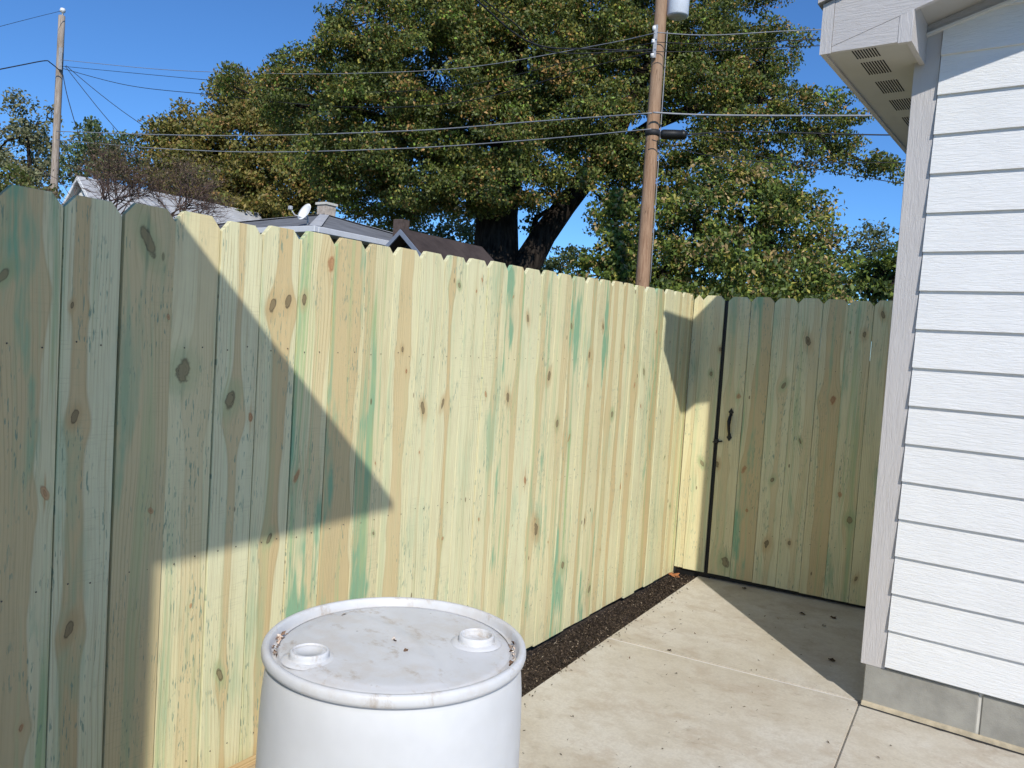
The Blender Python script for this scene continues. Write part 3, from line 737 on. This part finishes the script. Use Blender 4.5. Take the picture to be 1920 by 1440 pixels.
bk = at(113, 115, LD - .2) - lb; box('wire_rack', bk.x - .05, bk.x + .05, bk.y - .04, bk.y + .04, bk.z - .3, bk.z + .5, M_GALV, el)

def wire(label, ptsd, rad, mat, name='power_line'):
    P_ = [at(*q_) for q_ in ptsd]; out = []
    # smooth curve through the given points
    n_ = len(P_)
    for i in range(n_ - 1):
        p0, p1, p2, p3 = P_[max(i - 1, 0)], P_[i], P_[i + 1], P_[min(i + 2, n_ - 1)]
        for s_ in range(8):
            t = s_ / 8; out.append(.5 * ((2 * p1) + (p2 - p0) * t + (2 * p0 - 5 * p1 + 4 * p2 - p3) * t * t + (3 * p1 - p0 - 3 * p2 + p3) * t ** 3))
    out.append(P_[-1])
    return tag(tube(name, out, rad, mat, None, 5), label, 'wire')
q_ = PD - .3; l_ = LD - .3
wire('upper communication cable spanning between the two wooden poles', [(1222, 212, q_), (1000, 228, 18.), (770, 245, 20.5), (480, 254, 24.), (280, 252, 27.), (106, 246, l_)], .016, M_WIREL)
wire('lower communication cable spanning between the two wooden poles', [(1221, 242, q_), (1000, 262, 18.), (760, 278, 20.5), (480, 285, 24.), (280, 277, 27.), (106, 262, l_)], .014, M_WIREL)
wire('highest bare conductor crossing in front of the big tree crown', [(1228, 62, q_), (1120, 85, 17.), (870, 127, 19.5), (640, 138, 22.), (480, 137, 24.), (300, 130, 27.), (114, 112, l_)], .010, M_WIREL)
wire('thin middle conductor below the highest one in the crown', [(1226, 80, q_), (1120, 101, 17.), (870, 160, 19.5), (640, 172, 22.), (390, 150, 25.5), (240, 136, 28.), (116, 124, l_)], .009, M_WIRE)
wire('thin low conductor leaving the wire rack toward the weathered pole', [(1225, 98, q_), (1120, 122, 17.), (870, 190, 19.5), (640, 200, 22.), (390, 177, 25.5), (240, 160, 28.), (116, 128, l_)], .011, M_WIRE)
wire('black service drop descending from above to the brown pole rack', [(1222, 97, q_), (1120, 92, 15.), (1000, 82, 13.5), (893, 0, 12.), (800, -90, 10.5)], .015, M_WIRE)
wire('second black service drop running just under the first', [(1222, 92, q_), (1040, 98, 14.), (960, 40, 12.8), (880, -20, 11.5)], .010, M_WIRE)
wire('upper conductor running from the brown pole over the bush to the eave', [(1232, 61, q_), (1330, 66, 15.5), (1480, 58, 15.), (1700, 48, 14.3), (2000, 30, 13.5)], .010, M_WIREL)
wire('second conductor running from the brown pole over the bush to the eave', [(1231, 79, q_), (1330, 82, 15.5), (1480, 76, 15.), (1700, 66, 14.3), (2000, 52, 13.5)], .008, M_WIRE)
wire('third conductor running from the brown pole over the bush to the eave', [(1230, 97, q_), (1330, 96, 15.5), (1480, 88, 15.), (1700, 80, 14.3), (2000, 66, 13.5)], .008, M_WIRE)
wire('pale thick cable leaving the brown pole level toward the house', [(1224, 211, q_), (1340, 216, 15.6), (1620, 217, 14.8), (1900, 214, 14.)], .019, M_WIREL)
wire('black cable leaving the splice enclosure level toward the house', [(1288, 252, PD - .35), (1400, 247, 15.4), (1650, 253, 14.7), (1900, 252, 14.)], .014, M_WIRE)
wire('thin drop wire sagging behind the bush toward the house', [(1222, 262, q_), (1330, 292, 16.), (1500, 312, 17.), (1690, 344, 18.), (1900, 372, 19.)], .010, M_WIRE)
wire('thin slanting drop wire hidden in the bush leaves', [(1240, 250, q_), (1360, 260, 15.6), (1460, 300, 16.), (1700, 305, 17.)], .008, M_WIRE)
wire('dark cable looping in to the weathered pole from the far side', [(113, 133, l_), (95, 118, LD - .6), (84, 114, LD - 1.), (40, 122, LD - 2.), (-60, 142, LD - 4.)], .020, M_WIRE)
wire('faint conductor meeting the top of the weathered pole from the far side', [(117, 20, l_), (60, 34, LD - 1.5), (-40, 60, LD - 4.)], .008, M_WIRE)
wire('service drop falling from the weathered pole beside its shaft', [(118, 140, l_), (125, 175, 29.), (136, 215, 28.5), (150, 262, 28.)], .014, M_WIRE)
wire('service drop falling from the weathered pole to the bare shrub', [(122, 124, l_), (150, 160, 29.), (190, 210, 28.5), (235, 262, 28.)], .012, M_WIRE)
wire('service drop falling from the weathered pole into the brownish tree', [(124, 123, l_), (170, 162, 29.), (225, 205, 28.5), (290, 250, 27.)], .012, M_WIRE)

# ------------------------------------------------------------------ neighbouring buildings
M_PALESH = shingle_material('pale_shingle', (.44, .45, .47), (.58, .59, .61))
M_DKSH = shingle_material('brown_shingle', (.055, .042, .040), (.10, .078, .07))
M_MIDSH = shingle_material('slate_grey_shingle', (.15, .155, .17), (.25, .26, .28))
M_GWALL = plain('grey_green_wall', (.17, .18, .165), .8, .2, .1, 3)
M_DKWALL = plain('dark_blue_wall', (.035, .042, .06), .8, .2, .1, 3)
M_GUTTER = plain('gutter', (.60, .61, .63), .5, .4, .05)
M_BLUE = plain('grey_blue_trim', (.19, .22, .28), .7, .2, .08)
M_BRICK = plain('chimney_brick', (.44, .38, .32), .9, .1, .25, 12, .5, 30)
M_DKBRICK = plain('dark_chimney', (.10, .075, .065), .9, .1, .25, 12, .5, 30)
M_GLASS = plain('window_glass', (.02, .025, .03), .1, .5)
def gable_house(name, apex, slope, half, length, eave_over, wall_m, roof_m, trim_m, label, rake_w=.16, clap=True):
    "ridge along +Y from the apex, gable looking along -Y"
    e = empty(name, (apex.x, apex.y, -.06)); zA = apex.z + .06
    tag(e, label, 'house' if half > 2.5 else 'shed')
    zE = zA - slope * half
    prism('wall', [(-half + .25, 0), (half - .25, 0), (half - .25, zA - slope * (half - .25) - .12), (0, zA - .12), (-half + .25, zA - slope * (half - .25) - .12)], .3, length - .3, wall_m, e)
    for s in (-1, 1):
        prism('roof', [(0, zA), (s * half, zE), (s * half, zE - .09), (0, zA - .09)], .0, length, roof_m, e)
        prism('rake_board', [(0, zA - .02), (s * half, zE - .02), (s * half, zE - rake_w), (0, zA - rake_w)], -.03, -.001, trim_m, e)
    if clap:
        k = 0; z = 2.4
        while z < zA - .5:
            hwid = (zA - z - .15) / slope - .1
            if hwid > .1: box('lap_board', -min(hwid, half - .3), min(hwid, half - .3), .270, .299, z, z + .145, wall_m, e)
            z += .17
    for sx in (-1, 1):
        wo = box('window', sx * half * .45 - .4, sx * half * .45 + .4, .262, .298, .9, 2.1, trim_m, e); box('pane', sx * half * .45 - .33, sx * half * .45 + .33, .255, .261, .97, 2.03, M_GLASS, wo)
    return e
# pale gabled house
A = at(146, 329, 28.)
gh = gable_house('gable_house', A, 1.0, 4.2, 7.75, .3, M_WHITE, M_PALESH, M_WHITE, 'white gabled house with pale grey shingle roof behind the bare shrub')
for i in range(14):                       # shingle courses you can pick out
    s0 = .25 + i * .42; s = 1 / math.sqrt(2)
    zA = A.z + .06
    box('shingle_course', s0 * s, s0 * s + .012, .02, 7.73, zA - s0 * s - .022, zA - s0 * s + .006, M_PALESH, gh)
# small dark shed
A = at(752, 428, 13.5)
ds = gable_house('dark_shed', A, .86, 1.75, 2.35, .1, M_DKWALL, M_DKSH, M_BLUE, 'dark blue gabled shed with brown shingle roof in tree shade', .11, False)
# house with hip roof
C0 = at(591, 424, 16.); s_ = 6.4; hh = .86
hip = empty('hip_roof_house', (C0.x, C0.y, -.06)); tag(hip, 'low grey house with shallow hip roof, dish and chimney over the fence', 'house')
ze = C0.z + .06
box('wall', -s_ + .45, -.45, .45, s_ - .45, 0, ze - .12, M_GWALL, hip)
ap = Vector((-s_ / 2, s_ / 2, ze + hh)); cs = [(0, 0), (0, s_), (-s_, s_), (-s_, 0)]
hv = [(cx, cy, ze) for cx, cy in cs] + [tuple(ap)] + [(cx, cy, ze - .10) for cx, cy in cs]
hf = [(0, 1, 4), (1, 2, 4), (2, 3, 4), (3, 0, 4), (5, 8, 7, 6), (0, 5, 6, 1), (1, 6, 7, 2), (2, 7, 8, 3), (3, 8, 5, 0)]
rf = mesh_obj('roof', hv, hf, M_MIDSH, hip)
for cx, cy in cs:
    bm = bmesh.new(); a_ = Vector((cx, cy, ze + .012)); b_ = ap + Vector((0, 0, .012)); sd_ = (b_ - a_).cross(Vector((0, 0, 1))).normalized() * .12
    vs = [bm.verts.new(v) for v in (a_ - sd_, a_ + sd_, b_ + sd_, b_ - sd_)]; ctr = bm.verts.new((a_ + b_) / 2 + Vector((0, 0, .03)))
    for i in range(4): bm.faces.new((vs[i], vs[(i + 1) % 4], ctr))
    bm_obj('hip_cap', bm, M_PALESH, rf)
box('gutter', -s_, .10, -.11, -.002, ze - .13, ze - .005, M_GUTTER, hip, .012); box('gutter', .002, .11, -.002, s_, ze - .132, ze - .006, M_GUTTER, hip, .012)
box('soffit_board', -s_ + .01, -.01, .01, s_ - .01, ze - .118, ze - .103, M_GUTTER, hip)
tube('downspout', [(-.55, -.06, ze - .1), (-.50, .1, ze - .3), (-.46, .40, ze - .42), (-.46, .40, .1)], .045, M_WHITE, hip)
cb = ap + Vector((-.05, .10, -.05)); ch = box('chimney', cb.x - .17, cb.x + .17, cb.y - .17, cb.y + .17, cb.z - .2, cb.z + .30, M_BRICK, hip, .01); box('chimney_cap', cb.x - .2, cb.x + .2, cb.y - .2, cb.y + .2, cb.z + .301, cb.z + .36, M_MORTAR, ch)
c2 = at(752, 430, 19.) - Vector((C0.x, C0.y, -.06)); box('chimney', c2.x - .14, c2.x + .14, c2.y - .14, c2.y + .14, ze - .05, c2.z + .22, M_DKBRICK, hip, .01)
dp = at(574, 404, 16.6) - Vector((C0.x, C0.y, -.06)); dish = empty('satellite_dish', Vector((C0.x, C0.y, -.06)) + dp + Vector((0, 0, -.18)))
tag(dish, 'small white satellite dish mounted on the grey hip roof', 'satellite dish')
rd = lathe('reflector', [(0, .0), (.08, .008), (.16, .035), (.20, .058), (.203, .066), (.16, .042), (.08, .014), (0, .008)], M_WHITE, dish, 28)
rd.location = (0, 0, .22); rd.rotation_euler = (R(62), 0, R(-2)); rd.scale = (.82, 1, 1)
tube('mast', [(0, .05, -.06), (0, .05, .12), (0, .02, .2)], .02, M_GALV, dish); tube('feed_arm', [(0, .02, .1), (-.1, -.22, .16), (-.14, -.3, .28)], .014, M_GALV, dish); box('feed_horn', -.18, -.10, -.34, -.27, .25, .33, M_GALV, dish, .01)

# ------------------------------------------------------------------ trees
g = G('bark', .95, .1); x, y, z = g.xyz(g.co()); n_ = g.noise(g.vec(x * 9., y * 9., z * 1.8), 1., 5, .7, .4)
g.color(g.mix(n_.ramp(.35, .65), (.010, .008, .007), (.045, .036, .029))); g.bump(n_, .9, .05); M_BARK = g.m  # bark tone darkened, the shade on the trunk is put into the colour
g = G('twig_bark', .9, .1); n_ = g.noise(g.co(), 4., 3); g.color(g.mix(n_, (.09, .06, .05), (.19, .13, .11))); M_TWIG = g.m

def fill(lobes, csize, per, shell=.55, k=1.0, flat=.7):
    "clump centres on the lobes (px, py, rx, ry, depth), then leaf points round each clump"
    Cs, Rs, Os = [], [], []
    for L_ in lobes:
        px, py, rx, ry, d = L_[:5]; dens = L_[5] if len(L_) > 5 else 1.
        c = np.array(at(px, py, d)); R3 = np.array([rx * d / FPX, ry * d / FPX]); rxy = R3[0]; rz = R3[1]
        nC = max(3, int(k * dens * 3.2 * (rxy * rxy + 2 * rxy * rz) / 3 / csize ** 2))
        v = rng.normal(size=(nC, 3)); v /= np.linalg.norm(v, axis=1)[:, None]
        rr = shell + (1 - shell) * rng.random(nC) ** .6
        # most clumps hang on the outside; the lobe is as deep as it is wide
        off = v * rr[:, None] * np.array([rxy, rxy, rz])
        Cs.append(c + off); Os.append(v); Rs.append(np.full(nC, csize) * (.6 + .8 * rng.random(nC)))
    Cs = np.concatenate(Cs); Rs = np.concatenate(Rs); Os = np.concatenate(Os)
    n = (per * (Rs / csize) ** 2 * (.6 + .8 * rng.random(len(Rs)))).astype(int) + 4
    idx = np.repeat(np.arange(len(Cs)), n); u_ = rng.normal(size=(len(idx), 3)); u_ /= np.linalg.norm(u_, axis=1)[:, None]
    u_ *= (rng.random(len(idx)) ** .45)[:, None]; u_[:, 2] *= flat
    tilt = Os[idx] * 0
    P = Cs[idx] + u_ * Rs[idx][:, None]
    P[:, 2] -= .12 * Rs[idx] * (u_[:, 0] ** 2 + u_[:, 1] ** 2)
    return P, Cs, Os, idx

def limb(bm, a, b, r0, r1, n=7, wig=.08, seg=6):
    a, b = Vector(a), Vector(b); L_ = (b - a).length; pts = []
    for i in range(seg + 1):
        t = i / seg; o = Vector((rnd.gauss(0, 1), rnd.gauss(0, 1), rnd.gauss(0, .6))) * wig * L_ * math.sin(math.pi * t)
        pts.append(a.lerp(b, t) + o * .5 + Vector((0, 0, -.06 * L_ * math.sin(math.pi * t))))
    b_tube(bm, pts, [r0 + (r1 - r0) * (i / seg) for i in range(seg + 1)], n, False)
    return pts

def tree(name, label, base, lobes, csize, per, leaf, pal, wts, trunk, joints, k=1., shell=.5, twigs=.4, group=None, tr=.03, cl_var=True, cat='tree', aspect=.6, up=.2, spread=.8, flat=.7):
    e = empty(name, base); tag(e, label, cat, group)
    P, Cs, Os, idx = fill(lobes, csize, per, shell, k, flat)
    wts = np.array(wts, dtype=float)
    W_ = wts[None, :] * np.exp(rng.normal(size=(len(Cs), len(wts))) * spread) if cl_var else np.repeat(wts[None, :], len(Cs), 0)
    crown = color_cards('crown', P - np.array(base)[None, :], leaf, pal, W_[idx], M_LEAF, up, aspect, .3, e, Os[idx], .12)
    stuff(crown)
    bm = bmesh.new(); B = Vector(base)
    for pts, rs in trunk: b_tube(bm, [Vector(p) - B for p in pts], rs, 14, False)
    tips = [Vector(j) - B for j in joints]
    for L_ in lobes:
        c = at(L_[0], L_[1], L_[4]) - B
        j = min(tips, key=lambda q: (q - c).length); limb(bm, j, c, max(.035, .012 * (c - j).length + tr), .02, 6)
    if twigs:
        lob = [at(L_[0], L_[1], L_[4]) - B for L_ in lobes]
        for i in range(len(Cs)):
            if rnd.random() < twigs:
                c = Vector(Cs[i]) - B; j = min(lob, key=lambda q: (q - c).length)
                limb(bm, j + (c - j) * .1, c, .022, .006, 4, .12, 3)
    bm_obj('trunk', bm, M_BARK, e, True)
    return e

# the big tree
TD = 24.5
def tp(px, py, d=TD): return at(px, py, d)
tb = tp(930, 640); tb.z = -.06
GREEN = [(.115, .150, .036), (.175, .195, .047), (.065, .092, .027), (.34, .31, .065), (.42, .25, .085), (.25, .37, .06)]
big_lobes = [(640, 110, 95, 75, 20.5), (560, 165, 80, 80, 21), (700, 40, 90, 80, 20), (720, 215, 120, 95, 19.5), (650, 290, 110, 85, 20.5), (790, 320, 110, 75, 19.5), (820, 130, 130, 120, 19),
             (860, 10, 130, 80, 20), (930, 235, 110, 95, 19), (985, 90, 120, 110, 19.2), (880, 360, 90, 45, 19.5), (1060, 200, 100, 95, 19.5), (1015, 315, 55, 35, 19.5), (1100, 60, 100, 95, 20), (1120, 285, 70, 45, 20),
             (1190, 130, 90, 110, 20.5), (1300, 60, 100, 75, 21), (1320, 160, 115, 70, 20.5, .75), (1430, 120, 90, 85, 21, .6), (1500, 205, 85, 65, 20.5, .6), (1410, 235, 80, 40, 20, .8), (1560, 255, 60, 50, 20, .8), (1610, 300, 55, 30, 19.5, .6), (1195, 255, 60, 55, 20, .8),
             (1300, 268, 80, 34, 20, .6), (1180, 345, 65, 50, 20.5, .9), (1260, 330, 60, 45, 20.5, .7), (1370, 300, 70, 35, 20.5, .5), (940, 340, 70, 45, 18.6, .8), (1075, 335, 50, 32, 18.8, .8), (1150, 400, 40, 50, 20.5, .7), (1470, 290, 70, 30, 20, .5), (1030, 370, 40, 28, 19, .5), (430, 160, 30, 30, 21, .7), (1660, 320, 40, 22, 19.5, .4),
             (740, -110, 190, 110, 21, .7), (960, -120, 200, 120, 20.5, .7), (1180, -100, 190, 110, 21, .7), (1370, -70, 130, 90, 22, .7), (780, 230, 200, 150, 23, .6), (1050, 150, 200, 160, 23.5, .6), (720, 385, 80, 35, 21.5, .8), (1350, 130, 150, 90, 23.5, .5), (630, 210, 120, 110, 23.5, .5)]
big_lobes = [(l[0], l[1], l[2], l[3], l[4] + 3.5) + tuple(l[5:]) for l in big_lobes]
trunk = [([tp(935, 660), tp(932, 560), tp(930, 480), tp(932, 400), tp(945, 320), tp(960, 230), tp(965, 140), tp(975, 40), tp(985, -60)], [1.0, .84, .70, .64, .58, .48, .38, .28, .12]),
         ([tp(950, 600), tp(985, 500), tp(1020, 440), tp(1060, 385), tp(1100, 335), tp(1150, 265), tp(1190, 180), tp(1230, 90), tp(1250, 0)], [.5, .46, .38, .34, .31, .26, .2, .14, .07]),
         ([tp(935, 420), tp(880, 350), tp(820, 290), tp(740, 235), tp(660, 200)], [.45, .34, .26, .18, .08]),
         ([tp(1130, 300), tp(1230, 230), tp(1340, 190), tp(1450, 190)], [.24, .2, .14, .06])]
joints = [p for pts, rs in trunk for p in pts[3:]]
tree('broadleaf_tree', 'huge dark green maple with thick forked trunk towering beyond the fence', tb, big_lobes, .46, 150, .098, GREEN, [4, 3.4, 4., .9, 1.2, .8], trunk, joints, 2.1, .42, .12, flat=.5)
# the brownish tree left of it
lb2 = tp(470, 640, 38.); lb2.z = -.06
OLIVE = [(.22, .20, .05), (.27, .225, .06), (.13, .135, .035), (.36, .27, .085), (.33, .19, .065), (.17, .21, .045)]
tree('broadleaf_tree', 'bushy tree turning olive brown above the grey and pale roofs', lb2,
     [(350, 262, 75, 66, 37.5), (300, 250, 28, 34, 37.5, .8), (430, 185, 45, 62, 38.0), (480, 180, 70, 55, 38.0), (460, 280, 115, 80, 37.0), (560, 250, 90, 85, 37.5), (400, 340, 95, 52, 36.5), (520, 345, 100, 60, 36.5), (480, 395, 130, 30, 36.5), (330, 300, 55, 45, 37.5), (600, 340, 70, 60, 37.5), (340, 345, 50, 35, 37.5, .8)],
     .70, 120, .165, OLIVE, [4, 3, 3, 1.6, 1.2, 1.5], [([tp(470, 640, 38.0), tp(468, 460, 38.0), tp(465, 360, 38.0), tp(470, 260, 38.0)], [.4, .34, .25, .1])], [tp(465, 360, 38.0), tp(470, 280, 38.0)], 2.3, .35, .12, flat=.5)
# shrubby growth behind the gate
bb = tp(1370, 640, 18.2); bb.z = -.06
VINE = [(.12, .175, .038), (.185, .245, .05), (.06, .095, .025), (.38, .35, .07), (.45, .32, .14), (.22, .28, .05)]
tree('overgrown_shrub', 'tall overgrown green shrub with tan dry vines behind the gate', bb,
     [(1390, 395, 110, 80, 18.2), (1300, 440, 90, 85, 17.8), (1470, 420, 95, 85, 18.4), (1240, 500, 70, 60, 17.8), (1350, 500, 130, 60, 17.4), (1470, 510, 110, 55, 17.6), (1550, 470, 60, 60, 18.6), (1570, 530, 70, 40, 18.0), (1430, 335, 65, 48, 18.5, .8), (1340, 340, 60, 48, 18.4, .8), (1270, 400, 55, 55, 18.4, .7), (1500, 390, 75, 40, 19.0, .6), (1400, 560, 200, 30, 17.2)],
     .31, 50, .115, VINE, [3, 3, 4, 1.5, 1.8, 1.], [([tp(1375, 640, 18.2), tp(1380, 500, 18.2), tp(1390, 400, 18.2)], [.2, .13, .05])], [tp(1380, 500, 18.2), tp(1385, 430, 18.2)], 1.55, .25, .2, tr=.01, cat='shrub', aspect=.5, spread=1.3)
b2 = tp(1160, 640, 18.5); b2.z = -.06
tree('leafy_shrub', 'rounded leafy shrub with brown tinges between the leaning limb and the brown pole', b2,
     [(1165, 470, 65, 60, 18.5), (1125, 515, 60, 42, 18.1), (1190, 530, 60, 40, 17.9), (1150, 400, 50, 50, 18.8, .8), (1185, 440, 45, 60, 18.7, .8), (1075, 530, 45, 22, 18.3)],
     .31, 46, .12, VINE, [3, 3, 3, .8, 1.8, .8], [([tp(1165, 640, 18.5), tp(1165, 480, 18.5)], [.08, .03])], [tp(1165, 500, 18.5)], 1.8, .25, .2, tr=.01, cat='shrub')
b3 = tp(1660, 640, 9.5); b3.z = -.06
tree('dark_shrub', 'deep green shrub crowding the gate top next to the house wall', b3,
     [(1650, 520, 50, 50, 9.6), (1690, 490, 45, 55, 9.8), (1620, 545, 50, 25, 9.4), (1730, 530, 60, 60, 9.8)],
     .18, 44, .075, VINE, [1, 1, 5, .1, .1, .4], [([tp(1670, 640, 9.6), tp(1670, 520, 9.6)], [.05, .02])], [tp(1670, 540, 9.6)], 1.2, .35, .2, tr=.008, cat='shrub')
b4 = tp(1640, 640, 34.); b4.z = -.06
tree('feathery_tree', 'small hazy feathery tree in open sky beside the house wall', b4, [(1640, 435, 42, 24, 34, .7), (1610, 470, 50, 30, 34, .7), (1660, 475, 40, 40, 34, .7)],
     .40, 30, .16, [(.14, .17, .09), (.10, .13, .06), (.18, .19, .10)], [1, 1, 1], [([tp(1640, 640, 34), tp(1640, 470, 34)], [.14, .05])], [tp(1640, 480, 34)], 1., .2, .4, tr=.01)
# trees on the left
b5 = tp(60, 640, 42.); b5.z = -.06
GREY = [(.20, .21, .11), (.26, .25, .13), (.14, .16, .08), (.30, .27, .16)]
tree('thin_tree', 'thin pale leaved tree standing beyond the weathered pole', b5, [(45, 240, 50, 55, 42, .7), (25, 300, 60, 40, 42, .7), (90, 270, 45, 45, 42, .6), (35, 195, 25, 28, 42, .5), (75, 330, 80, 30, 41, .8), (-40, 280, 60, 70, 42, .7), (98, 205, 14, 26, 42, .5), (40, 270, 70, 50, 43, .9), (80, 320, 70, 40, 43, .9)],
     .55, 30, .20, GREY, [3, 3, 2, 1], [([tp(60, 640, 42), tp(62, 380, 42), tp(55, 300, 42), tp(48, 220, 42)], [.22, .16, .1, .04])], [tp(62, 380, 42), tp(55, 300, 42), tp(50, 250, 42)], 1., .2, .6, tr=.04)
b6 = tp(20, 640, 26.); b6.z = -.06
tree('low_bush', 'low green bush at the foot of the weathered pole', b6, [(10, 335, 50, 25, 26), (-50, 330, 60, 40, 26), (60, 360, 60, 22, 25)],
     .34, 44, .13, [(.10, .13, .03), (.15, .16, .045), (.17, .13, .05)], [2, 2, 1], [([tp(20, 640, 26), tp(15, 350, 26)], [.1, .04])], [tp(15, 360, 26)], 1.1, .3, .3, tr=.01, cat='bush')
b7 = tp(180, 640, 38.); b7.z = -.06
tree('green_tree', 'fresh green tree top between the weathered pole and the olive tree', b7, [(170, 240, 26, 30, 38, .8), (185, 280, 60, 35, 38, .8), (240, 285, 50, 30, 38, .8), (150, 300, 45, 34, 38, .8), (220, 315, 70, 30, 38, .8)],
     .45, 36, .17, [(.12, .18, .07), (.17, .21, .09), (.09, .13, .06)], [2, 2, 1], [([tp(180, 640, 38), tp(178, 300, 38), tp(172, 240, 38)], [.12, .08, .03])], [tp(178, 300, 38)], 1.5, .2, .3, tr=.01)
b8 = tp(800, 640, 34.); b8.z = -.06
tree('far_tree', 'light green tree seen under the big crown behind the dark shed', b8, [(790, 430, 70, 35, 34, .8), (860, 425, 60, 40, 34, .8), (720, 440, 50, 25, 34, .8), (830, 465, 80, 25, 34)],
     .45, 40, .17, [(.17, .21, .10), (.12, .16, .06), (.22, .22, .11)], [2, 2, 1], [([tp(800, 640, 34), tp(800, 450, 34)], [.25, .08])], [tp(800, 460, 34)], 1.1, .3, .3, tr=.02)
b9 = tp(1050, 640, 40.); b9.z = -.06
tree('far_tree', 'dark distant tree low in the gap right of the leaning limb', b9, [(1055, 490, 35, 32, 40), (1085, 480, 22, 22, 40), (1020, 510, 40, 25, 40)],
     .45, 44, .17, [(.07, .10, .04), (.10, .13, .05)], [2, 1], [([tp(1050, 640, 40), tp(1050, 500, 40)], [.2, .08])], [tp(1050, 500, 40)], 1.2, .3, .2, tr=.02)
b10 = tp(985, 640, 28.); b10.z = -.06
tree('slender_tree', 'slender pale stemmed tree showing between trunk and leaning limb', b10, [(1000, 395, 30, 40, 28, .6), (1015, 360, 25, 25, 28, .5), (990, 460, 25, 35, 28, .5)],
     .35, 30, .14, [(.14, .17, .08), (.10, .14, .06)], [1, 1], [([tp(985, 640, 28), tp(990, 470, 28), tp(1005, 410, 28), tp(1030, 390, 28)], [.18, .13, .10, .05])], [tp(990, 470, 28), tp(1005, 410, 28)], 1., .2, .5, tr=.02)

# bare reddish shrub before the pale house
sb = at(255, 640, 17.); sb.z = -.06
shrub = empty('bare_shrub', sb); tag(shrub, 'nearly bare shrub of tangled reddish brown twigs before the pale roof', 'shrub')
bm = bmesh.new(); tips = []
def grow(p, d, L_, r, lev):
    pts = [p]; dd = d.copy()
    for i in range(4):
        dd = (dd + Vector((rnd.gauss(0, .16), rnd.gauss(0, .16), rnd.gauss(0, .12) + .03))).normalized(); pts.append(pts[-1] + dd * L_ / 4)
    b_tube(bm, pts, [r * (1 - .14 * i) for i in range(5)], 4 if lev < 3 else 3, False)
    if lev == 0 or r < .0035: tips.append(pts[-1]); return
    for i in range(rnd.choice((3, 3, 4)) if lev > 1 else 3):
        nd = (dd + Vector((rnd.gauss(0, .55), rnd.gauss(0, .55), rnd.gauss(0, .38)))).normalized()
        grow(pts[rnd.choice((2, 3, 4, 4))], nd, L_ * rnd.uniform(.6, .85), r * .6, lev - 1)
for px in (165, 190, 215, 245, 275, 300, 330, 365):
    o0 = at(px, 470, 17. + rnd.uniform(-.5, .5)) - sb; o0.z = 3.05; b_tube(bm, [Vector((o0.x * .4, o0.y * .4, 0)), Vector((o0.x * .9, o0.y * .9, 1.6)), o0], [.05, .042, .036], 5, False)
    grow(o0, Vector((rnd.gauss(0, .2), rnd.gauss(0, .2), 1)).normalized(), .80 if px < 320 else .62, .034, 5)
bm_obj('twigs', bm, M_TWIG, shrub)
T_ = np.array([tuple(t) for t in tips]); sel = rng.random(len(T_)) < .9
P = np.repeat(T_[sel], 2, 0) + rng.normal(size=(2 * sel.sum(), 3)) * .08; P = P[P[:, 2] > 4.3]
stuff(color_cards('leaves', P, .06, [(.16, .12, .06), (.14, .13, .05), (.20, .14, .10), (.10, .09, .045)], [2, 2, 2, 1], M_LEAF, .4, .5, .3, shrub))
